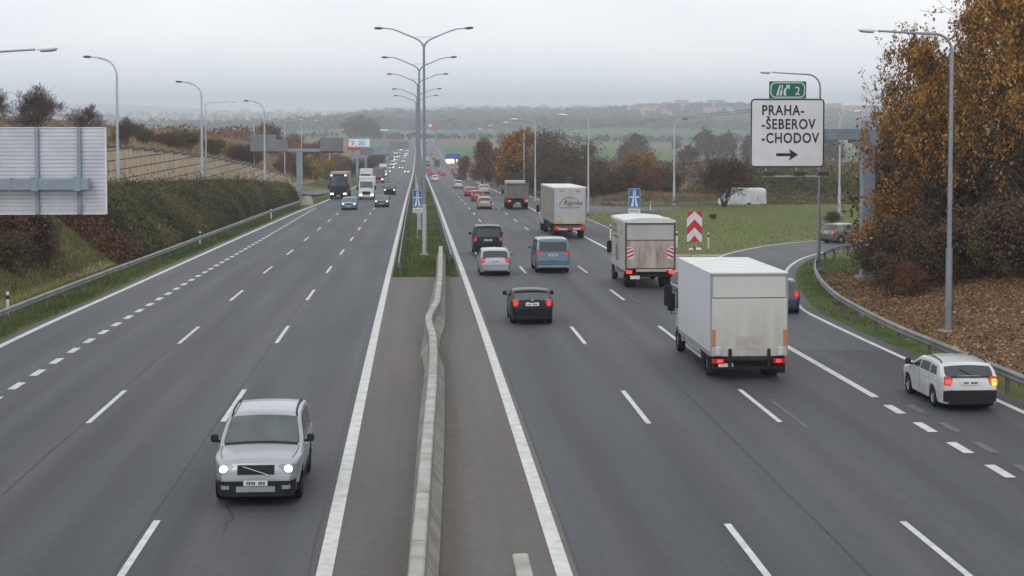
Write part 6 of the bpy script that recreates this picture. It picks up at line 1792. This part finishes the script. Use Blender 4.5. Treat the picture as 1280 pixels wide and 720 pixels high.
def tree(name, label, cat, key, x, y, rot=0, s=1.0, group=None, z=None):
    me_t, me_b, me_l = PR[key]
    t = thing(name, label, cat, (x, y, g(x, y) if z is None else z), (0, 0, rot), group); t.scale = (s, s, s) if not isinstance(s, tuple) else s
    for nm, me in (('trunk', me_t), ('branches', me_b), ('crown', me_l)):
        if me is None: continue
        o = bpy.data.objects.new(nm, me); COL.objects.link(o); o.parent = t
    return t
# kinds
proto('big1', 13, L_ORANGE, 16000, .10, .17, tipf=.30, minr=.010, r=.26, levels=4, clear=.16, kids_=(13,6,5,3), spread=.40)
proto('big2', 14.5, L_ORANGE, 19000, .105, .19, tipf=.32, minr=.010, r=.28, levels=4, clear=.14, kids_=(14,6,5,3), spread=.42)
proto('big3', 12, L_BROWN, 13000, .12, .35, tipf=.5, levels=4, clear=.1, kids_=(12,6,5,3), spread=.42)
proto('shrubo', 4.5, L_ORANGE, 9000, .085, .22, levels=3, stems=5, kids_=(7,5,4), spread=.4, r=.06)
proto('shrubb', 4.2, L_BROWN, 9000, .085, .25, levels=3, stems=6, kids_=(7,5,4), spread=.4, r=.05)
proto('shrubr', 3.6, L_RUST, 6000, .075, .2, levels=3, stems=6, kids_=(7,5,4), spread=.45, r=.05)
proto('shrubg', 3.5, L_OLIVE, 9000, .085, .2, levels=3, stems=6, kids_=(7,5,4), spread=.42, r=.05)
proto('bare', 6, None, 0, 0, levels=4, stems=4, kids_=(8,6,5,4), spread=.42, r=.13, bark=BARKG, clear=.1, up=.16, minr=.013)
proto('bushbare', 5, L_RUST, 1800, .08, .25, levels=4, stems=7, kids_=(6,5,4,3), spread=.46, r=.09, up=.14, minr=.014)
proto('road1', 10, L_RUST, 9000, .17, .4, levels=4, clear=.1, kids_=(11,6,4,3), spread=.34)
proto('road2', 11, L_BROWN, 1800, .14, .5, levels=4, clear=.1, stems=2, kids_=(11,6,5,3), spread=.33, bark=BARKG)
proto('road3', 10.5, L_ORANGE, 9000, .18, .45, levels=4, clear=.12, kids_=(11,6,4,3), spread=.36)
proto('yellow', 6, L_YELLOW, 6000, .15, .35, levels=3, stems=3, kids_=(8,5,4), spread=.4, r=.08)
proto('round', 10, L_BROWN, 5000, .4, .7, levels=3, clear=.1, kids_=(12,6,4), spread=.42)
T_, S_, B_ = 'tree', 'shrub', 'bush'
# the wooded bank on the right
def place(name, label, cat, key, px, py, D, rot, s, group=None):
    x, y, _ = at_depth(px, py, D); return tree(name, label, cat, key, x, y, rot, s, group)
GB = 'autumn trees of the right bank'
place('autumn_tree', 'orange brown autumn tree overhanging the gantry arm, leftmost of the right bank trees', T_, 'big1', 1158, 300, 86, .4, (.55,.55,.90), GB)
place('autumn_tree', 'tall autumn tree filling the upper right corner, with dark trunk on the leaf covered bank', T_, 'big2', 1300, 300, 77, 2.0, (.66,.66,1.02), GB)
place('autumn_tree', 'autumn tree rising between the tall lamp post and the corner tree', T_, 'big2', 1250, 300, 92, 4.0, (.50,.50,1.02), GB)
place('autumn_tree', 'brown thinning tree in the dark wood behind the tall lamp post', T_, 'big3', 1185, 300, 100, 1.0, (.7,.7,.95), GB)
place('autumn_tree', 'brown tree deep in the wood at the right edge of the picture', T_, 'big3', 1262, 300, 98, 3.1, 1.05, GB)
place('autumn_tree', 'autumn tree cut by the right edge behind the white estate car', T_, 'big1', 1350, 300, 84, 1.2, 1.0, GB)
place('autumn_tree', 'brown tree closing the wood behind the gantry column', T_, 'big3', 1135, 300, 104, 5.2, (.5,.5,.72), GB)
SB = 'shrubs under the autumn trees'
k_ = 0
for key, px, D, s, lab in (('shrubb', 1100, 88, .62, 'low dark shrub hiding the foot of the gantry column'), ('shrubo', 1128, 90, 1.0, 'orange shrub right of the gantry column'),
    ('shrubb', 1152, 86, .9, 'dark brown shrub left of the tall lamp post'), ('shrubr', 1108, 96, .9, 'rust coloured shrub behind the gantry column'), ('shrubo', 1168, 92, 1.05, 'orange brown shrub just behind the tall lamp post'),
    ('shrubg', 1200, 88, 1.1, 'olive shrub right of the tall lamp post'), ('shrubb', 1232, 86, 1.15, 'dark shrub at the foot of the corner tree'), ('shrubb', 1262, 92, 1.3, 'dense dark shrub behind the corner tree trunk'),
    ('shrubg', 1225, 94, 1.25, 'olive yellow shrub in the gap behind the corner tree'), ('shrubb', 1295, 82, 1.1, 'dark shrub at the right edge above the leaf litter'), ('shrubr', 1088, 99, .6, 'rust shrub leaning over the exit ramp guardrail'), ('shrubb', 1190, 98, 1.4, 'tall brown thicket shrub deep behind the lamp post'),
    ('shrubb', 1150, 101, 1.5, 'tall brown shrub deep in the wood left of the lamp post'), ('shrubb', 1118, 82, .5, 'small brown shrub on the leaf litter below the gantry'), ('shrubr', 1140, 80, .42, 'small russet shrub low on the leafy bank'), ('shrubb', 1240, 100, 1.6, 'large brown thicket at the back of the wood'),('shrubb', 1195, 80, .72, 'low dark shrub on the leaf litter right of the lamp post'),('shrubb', 1222, 79, .8, 'low dark shrub below the olive shrub on the bank'),('shrubg', 1250, 77, .75, 'olive shrub at the foot of the bank right of the lamp post'),('shrubb', 1278, 75, .85, 'low dark shrub in front of the corner tree trunk'),('shrubb', 1165, 83, .7, 'low dark shrub just left of the lamp post'),('shrubb', 1305, 74, .9, 'low dark shrub cut by the right edge')):
    k_ += 1; place('shrub', lab, S_, key, px, 300, D, k_*1.3, s, SB)
# fallen leaves
n_ = 90000
X = rng.uniform(18.5, 44, n_*2); Y = rng.uniform(34, 104, n_*2)
e = RX(np.minimum(Y, 134))+1.6
keep = (X > e+rng.exponential(.8, n_*2)) & (Y+rng.normal(0, 2, n_*2) < 100)
X, Y = X[keep][:n_], Y[keep][:n_]
o = leaf_cloud('fallen_leaves', np.stack([X, Y, G(X, Y)+.03+.04*rng.random(len(X))], 1), .055, LITTER, flat=.75, asp=.7); tag(o, kind='stuff')
# grass tufts
def blades(name, X, Y, h, wd, m, lean=.35):
    n_ = len(X); Z = G(X, Y)
    a = rng.uniform(0, 2*PI, n_); hh = h*(.5+rng.random(n_)); ln = lean*hh
    dx, dy = np.cos(a), np.sin(a); b_ = rng.uniform(0, 2*PI, n_)
    V = np.stack([np.stack([X-dx*wd, Y-dy*wd, Z-.02], 1), np.stack([X+dx*wd, Y+dy*wd, Z-.02], 1), np.stack([X+np.cos(b_)*ln, Y+np.sin(b_)*ln, Z+hh], 1)], 1).reshape(-1, 3)
    tn = np.clip(vn(X, Y, 3.0, 5)*.6+.4*rng.random(n_), 0, 1)
    o = npmesh(name, V, np.arange(n_*3).reshape(-1, 3), m, tn); return tag(o, kind='stuff')
Y = 28+rng.random(26000)**1.5*190; X = LEFT_EDGE(Y)-.75-rng.random(26000)*2.2
blades('verge_grass', X, Y, .13, .035, GRASSM)
n_ = 60000; Y = 55+rng.random(n_)**1.3*110; rx = RAMP_X(Y); bx = LEFT_EDGE(Y)-2.7; X = bx+(rx-bx)*rng.random(n_)
blades('bank_grass', X, Y, .20, .05, ramp_mat('bank_grass_blades', [(.06,.075,.025),(.11,.12,.04),(.18,.16,.075),(.24,.19,.10)], noise=.5, nscale=.2))
n_ = 22000; Y = 99+rng.random(n_)**1.4*200; X = -1.45+rng.random(n_)*3.8
blades('median_grass', X, Y, .12, .035, GRASSM)
n_ = 36000; X = 18.6+rng.random(n_)*55; Y = 116+rng.random(n_)*86; k = ~road_mask(X, Y) & ~inside([(x-.9, y) for x, y in EX_L]+[(x+1.2, y-1.0) for x, y in EX_R[::-1]], X, Y)
blades('island_grass', X[k], Y[k], .08, .05, ramp_mat('island_blades', [(.085,.11,.035),(.13,.15,.05),(.18,.18,.07)], noise=.5, nscale=.15))
n_ = 24000; X = 18.5+rng.random(n_)*32; Y = 60+rng.random(n_)*70; e = RX(np.minimum(Y, 134)); k = (X > e+.8) & (X < e+1.0+9*sm(80, 118, Y)+rng.random(n_)*1.2) & (Y < 130)
blades('ramp_verge_grass', X[k], Y[k], .13, .035, GRASSM)
n_ = 42000; Y = 95+rng.random(n_)**1.2*360; X = np.where(Y < 325, WALL_X(np.minimum(Y, 325))-.6, -24)-rng.random(n_)*24
blades('dry_hill_grass', X, Y, .55, .09, DRYG, .5)

# hedge on the left slope
def hedge(name, label, y0, y1, n_, m, hh, f0=.0, f1=1.0, size=.11, cuts=None):
    yc = (y0+y1)/2; x0 = float(RAMP_X(yc)); t = thing(name, label, 'hedge', (x0, yc, g(x0, yc)))
    def surf(Y, t_, lump=True):
        bx = LEFT_EDGE(Y)-3.2; tx = RAMP_X(Y)+.1
        a = PI*np.clip(t_, 0, 1)
        end = np.minimum(1, np.minimum((Y-y0)/3.0, (y1-Y)/3.0)).clip(0, 1)**.5
        W_ = (bx-tx); h = hh*end*(1+.25*(vn(Y, t_*7, 2.2, 3)-.5)+.18*(vn(Y, t_*9, .8, 4)-.5))
        X = tx+W_*(1-t_)+.0; base = G(X, Y)
        # a thick blanket over the slope, fuller towards the top
        prof = np.sin(np.clip(a, .0, PI))**.45
        return X+h*.32*np.cos(a)*-0+h*.25*prof, base+h*prof*(.72+.28*(1-t_))
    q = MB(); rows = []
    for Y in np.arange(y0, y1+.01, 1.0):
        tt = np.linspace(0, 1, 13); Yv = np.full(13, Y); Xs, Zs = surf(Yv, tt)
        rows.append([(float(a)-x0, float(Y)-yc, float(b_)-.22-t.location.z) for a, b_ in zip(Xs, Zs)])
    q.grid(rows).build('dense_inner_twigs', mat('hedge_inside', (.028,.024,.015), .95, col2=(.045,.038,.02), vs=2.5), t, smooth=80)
    Y = y0+(y1-y0)*rng.random(n_); tt = rng.random(n_)**.85
    Xs, Zs = surf(Y, tt)
    P = np.stack([Xs-x0, Y-yc, Zs-t.location.z], 1)+rng.normal(size=(n_, 3))*[.16,.16,.15]
    P[:, 2] += rng.exponential(.10, n_)*(1+1.6*(vn(Y, tt*9, .9, 14) > .72))
    tone = np.clip(.42*vn(Y, tt*6, 2.5, 8)+.3*vn(Y, tt*6, .7, 5)+.28*rng.random(n_), 0, 1)
    leaf_cloud('foliage', P, size, m, t, tone=tone)
    return t
hedge('hedge', 'long dark green trimmed looking hedge on the slope below the tan wall', 113, 236, 210000, L_DGREEN, 1.25, size=.078)
hedge('hedge', 'reddish brown shrubs at the near end of the green hedge', 109, 118, 16000, ramp_mat('leaves_red_brown', [(.04,.022,.016),(.09,.045,.025),(.17,.08,.03),(.24,.13,.04)], noise=.6, nscale=.3), 1.0, size=.10)
# separate dark reddish bush mass left of the grass gap
for i, (px, py, s, key, lab) in enumerate(((6, 318, .8, 'shrubr', 'dark reddish bush under the striped sign back at the left edge'), (30, 322, .72, 'shrubb', 'dark brown bush beside the reddish bush under the sign back'), (-14, 300, .8, 'shrubb', 'brown bush cut by the left edge on the slope'),
                                         (58, 338, .5, 'shrubr', 'lower reddish bush at the right end of the dark bush group'), (20, 292, .7, 'shrubr', 'reddish bush right below the striped sign back'), (16, 345, .55, 'shrubb', 'low dark bush closest to the left guardrail'), (52, 312, .42, 'shrubb', 'small dark bush in front of the grass gap'))):
    x, y = at(px, py, g); tree('shrub', lab, S_, key, x, y, i*1.7, s, 'dark bushes on the left slope')
# bushes in front of the hedge face for an uneven edge
# hill-top bare trees and bushes on the left
place('bare_tree', 'larger leafless tree on the hill top above the striped sign back', T_, 'bare', 46, 160, 150, .3, .85, 'leafless trees on the hill')
place('bare_tree', 'smaller leafless tree on the hill top right of the larger one', T_, 'bare', 108, 150, 190, 1.7, .62, 'leafless trees on the hill')
place('bare_tree', 'leafless tree on the hill cut by the left edge', T_, 'bare', -6, 160, 170, 2.7, .6, 'leafless trees on the hill')
hb_ = [(158,190,.6,'bare','thin leafless bush by the nearest left lamp'),(180,215,.62,'shrubg','yellow green bush above the tan wall'),(172,225,.5,'shrubb','brown bush right of the nearest left lamp'),(212,235,.55,'shrubb','dark bush on the hill left of the middle lamp'),(236,245,1.0,'shrubg','dark green bush beside the middle left lamp'),
       (222,240,.5,'shrubb','brown bush on the hill behind the middle lamp'),(268,265,.95,'shrubg','green bush right of the middle left lamp'),(290,280,.85,'shrubr','reddish bush on the falling end of the hill'),(302,300,.8,'shrubb','brown bush left of the third lamp'),(200,230,.5,'shrubr','small russet bush on the dry grass hill'),(318,320,.8,'shrubb','brown bush below the overhead sign back'),(305,260,.7,'bushbare','twiggy bush at the wall end')]
for i, (px, D, s, key, lab) in enumerate(hb_): place('bush', lab, B_, key, px, 200, D, i*1.1, s, 'bushes on the left hill')
# bushes in the hollow between wall end and gantry
mb_ = [(395,360,1.0,'yellow','yellow orange autumn bush left of the black lorry'),(375,345,1.1,'shrubb','dark bush behind the gantry post'),(412,390,1.2,'shrubb','dark brown bush behind the black lorry'),(430,420,1.2,'shrubr','reddish bush behind the black lorry trailer'),(440,440,1.3,'shrubb','brown bush left of the second gantry'),(352,330,1.0,'shrubr','russet bush between lamp and gantry post'),
       (362,380,1.3,'shrubr','russet bush farther behind the gantry post'),(340,400,1.4,'shrubb','brown bush under the left sign back'),(385,430,1.5,'shrubb','tall brown bush beyond the yellow bush'),(456,500,1.4,'shrubb','dark bush under the white billboard'),(425,520,1.6,'shrubr','reddish bush left of the white billboard'),(470,640,1.6,'shrubb','brown bush beside the second gantry foot'),
       (400,600,1.8,'shrubb','broad brown bush in the plain left of the road'),(370,560,1.8,'shrubr','broad russet bush in the plain left of the road'),(335,500,1.7,'shrubb','broad dark bush right of the hill end'),(478,800,2.0,'shrubb','dark bush near the farthest gantry')]
for i, (px, D, s, key, lab) in enumerate(mb_): place('bush', lab, B_, key, px, 200, D, i*1.9, s, 'bushes in the hollow left of the road')
# right side: roadside trees beyond the entry ramp
rt = [(603,372,.95,'road1','russet roadside tree left of the lamp row'),(583,400,.6,'road1','small reddish tree left of the russet roadside tree'),(622,350,.75,'road1','russet tree behind the lamp row'),(640,330,.6,'road2','low dark tree behind the dump truck'),
      (655,292,.98,'road3','orange crowned tree above the dump truck'),(640,310,.8,'road3','yellow orange tree left of the orange crowned tree'),(676,280,1.02,'road2','dark bare tree right of the orange crowned tree'),(698,270,1.05,'road2','dark bare tree above the curtain sided lorry'),(716,262,.92,'road2','bare tree directly behind the right lamp row'),(738,256,.78,'road2','bare tree right of the curtain sided lorry'),
      (688,300,1.05,'road2','tall bare tree in the middle of the dark group'),(665,300,.8,'road2','bare tree between orange crown and dark group'),(708,290,1.0,'road2','bare tree at the back of the dark group')]
for i, (px, D, s, key, lab) in enumerate(rt): place('roadside_tree', lab, T_, key, px, 200, D, i*2.3, s, 'roadside trees beyond the entry ramp')
rb = [(755,245,1.1,'shrubb','dark brown bush left of the island motorway sign'),(772,238,1.25,'shrubg','olive bush above the island motorway sign'),(790,236,1.3,'shrubb','dark bush right behind the island motorway sign'),(812,234,1.35,'shrubr','orange red bush left of the white island lamp'),(800,250,1.5,'shrubo','orange bush behind the island motorway sign'),
      (832,240,1.15,'shrubb','brown bush just left of the white island lamp'),(742,240,.9,'shrubb','dark bush behind the entry ramp guardrail'),(725,250,.9,'shrubb','dark bush right of the curtain sided lorry'),(650,290,.9,'shrubb','dark bush at the foot of the orange crowned tree'),(670,275,1.0,'shrubb','dark bush behind the dump truck'),(690,262,1.0,'shrubb','dark bush left of the curtain sided lorry roof'),
      (615,350,1.1,'shrubb','brown bush at the foot of the russet tree'),(595,385,1.0,'shrubr','rust bush near the far guardrail'),(632,320,1.0,'shrubr','reddish bush left of the dump truck')]
for i, (px, D, s, key, lab) in enumerate(rb): place('bush', lab, B_, key, px, 200, D, i*1.3, s, 'bushes beyond the entry ramp')
place('bush', 'many branched nearly bare bush standing in front of the white panel van', B_, 'bushbare', 905, 262, 196, .5, 1.15, None)
place('bush', 'small dark low bush on the island grass right of the chevron board', B_, 'shrubg', 891, 276, 176, .2, .2, None)
place('bush', 'thin dark bush on the island grass beside the pale lamp', B_, 'bushbare', 1040, 285, 160, .2, .3, None)
# scrub slope beyond the entry ramp
def scrub(name, label, x0, x1, y0, y1, n_, m, h, size):
    X = x0+(x1-x0)*rng.random(n_); Y = y0+(y1-y0)*rng.random(n_)
    H_ = h*(.45+.8*vn(X, Y, 7, 9))*(.4+.6*sm(0, 4, Y-y0))*(.3+.7*sm(0, 5, X-x0))
    P = np.stack([X, Y, G(X, Y)+H_*(rng.random(n_)**.35)], 1)
    o = leaf_cloud(name, P, size, m, tone=np.clip(.6*vn(X, Y, 5, 11)+.4*rng.random(n_), 0, 1)); return tag(o, label, None, None, 'stuff')
scrub('scrub', None, 38, 100, 222, 250, 100000, L_OLIVE, 4.2, .12)
scrub('scrub', None, 24, 52, 218, 240, 14000, ramp_mat('dry_scrub', [(.10,.07,.035),(.18,.125,.065),(.26,.19,.11)], noise=.4), 2.0, .10)
scrub('scrub', None, 20, 260, 300, 620, 60000, L_BROWN, 4.5, .34)
scrub('scrub', None, -110, -22, 430, 700, 30000, L_RUST, 4.0, .34)
# lone round trees in the fields
for i, (px, D, s, lab) in enumerate(((797,760,1.25,'rounded brown tree in the field above the island motorway sign'),(883,900,1.35,'hazy grey tree in the green field left of the direction sign'),(910,860,1.25,'second hazy tree in the field just left of the direction sign'),(782,700,.9,'low tree left of the rounded brown tree'),(860,640,.85,'hazy bush tree beyond the bare branched bush'),
                                     (940,700,1.2,'tree in the field behind the direction sign'),(1040,800,1.2,'hazy tree behind the pale lamp'),(845,1250,.7,'small dot like tree on the field track'),(627,1350,.7,'small far tree on the field above the russet tree'),(450,1500,1.8,'dark far tree above the white billboard'),(438,1520,1.6,'dark far tree left of the one above the billboard'),(462,1560,1.6,'dark far tree right above the billboard'),(471,1500,1.2,'small far tree beside the blue mast billboard'))):
    place('field_tree', lab, T_, 'round', px, 200, D, i*1.1, s, 'single trees in the fields')
# far-off woods: one mass each
def wood(name, n_, uf, yf, h, m):
    U, Y = uf(n_), yf(n_)
    X = U*Y; Z = G(X, Y)
    hh = h*(.6+.7*rng.random(n_)); r = hh*(.28+.25*rng.random(n_))
    # each tree: a leafy lump of 10 crossing faces
    K = 10
    dirs = rng.normal(size=(n_, K, 3)); dirs /= np.linalg.norm(dirs, axis=2)[..., None]
    C0 = np.stack([X, Y, Z+hh*.5], 1)[:, None]+dirs*np.stack([r, r, hh*.42], 1)[:, None]*.75
    o = leaf_cloud(name, C0.reshape(-1, 3), np.repeat(r*.8, K), m, tone=np.repeat(rng.random(n_), K)*.7+.3*rng.random(n_*K), asp=.9)
    return tag(o, kind='stuff')
WD = ramp_mat('far_wood', [(.022,.028,.016),(.04,.045,.024),(.06,.055,.028),(.085,.065,.035)])
wood('far_wood', 5600, lambda n: rng.uniform(-.06, .42, n), lambda n: 2350+rng.random(n)**1.2*1500, 11, WD)
wood('far_wood', 2200, lambda n: rng.uniform(-.34, -.02, n), lambda n: 2250+rng.random(n)*700, 13, WD)
def gap(n):
    return rng.uniform(-.32, .40, n)
wood('far_wood', 700, gap, lambda n: 1640+rng.normal(0, 22, n), 5, WD)
wood('far_wood', 1500, lambda n: rng.uniform(-.35, .42, n), lambda n: 4000+rng.random(n)*3000, 14, WD)
# villages and city blocks seen through the haze
BW = [mat('far_wall_white', (.62,.60,.57), .8), mat('far_wall_cream', (.50,.44,.36), .8), mat('far_wall_grey', (.38,.38,.38), .8)]
BR = [mat('far_roof_red', (.26,.11,.08), .8), mat('far_roof_grey', (.14,.14,.14), .8)]
def house_mesh(w_, d_, h, rh, wm, rm):
    q = MB(); q.box(-w_/2, w_/2, -d_/2, d_/2, -3, h); q.cur = 1
    q.add([(-w_/2-.4,-d_/2-.4,h),(w_/2+.4,-d_/2-.4,h),(w_/2+.4,d_/2+.4,h),(-w_/2-.4,d_/2+.4,h),(-w_/2,0,h+rh),(w_/2,0,h+rh)], [(0,1,5,4),(2,3,4,5),(0,4,3),(1,2,5)])
    q.cur = 2
    for k in range(int(w_/3)):
        for z in np.arange(1, h-1, 3): q.box(-w_/2+1+k*3, -w_/2+2.2+k*3, -d_/2-.05, -d_/2, z, z+1.4)
    return q.mesh('house', [wm, rm, DARKB])
HM = [house_mesh(12+3*i, 10, 6+1.5*(i % 3), 3.5, BW[i % 3], BR[i % 2]) for i in range(5)]+[house_mesh(46, 14, 22, .8, BW[0], BR[1]), house_mesh(80, 30, 9, 1, BW[2], BR[1]), house_mesh(28, 14, 30, .8, BW[1], BR[1])]
for i in range(46):
    u_ = rng.uniform(.125, .33); D = rng.uniform(3050, 3750); x = u_*D; o = bpy.data.objects.new('village_house', HM[int(rng.integers(0, 5))]); COL.objects.link(o)
    o.location = (x, D, g(x, D)); o.rotation_euler = (0, 0, rng.uniform(-.8, .8)); o.scale = (1.5, 1.5, 1.5)
    tag(o, 'pale village house among trees on the hazy wooded ridge', 'house', 'village houses on the ridge')
for i in range(90):
    u_ = rng.uniform(-.36, .0) if i < 75 else rng.uniform(0, .12); D = rng.uniform(4300, 7200); x = u_*D; o = bpy.data.objects.new('city_building', HM[int(rng.integers(3, 8))]); COL.objects.link(o)
    o.location = (x, D, g(x, D)); o.rotation_euler = (0, 0, rng.uniform(-.6, .6)); o.scale = (1.0, 1.0, .75)
    tag(o, 'pale hazy building of the town on the horizon', 'building', 'far buildings of the town')
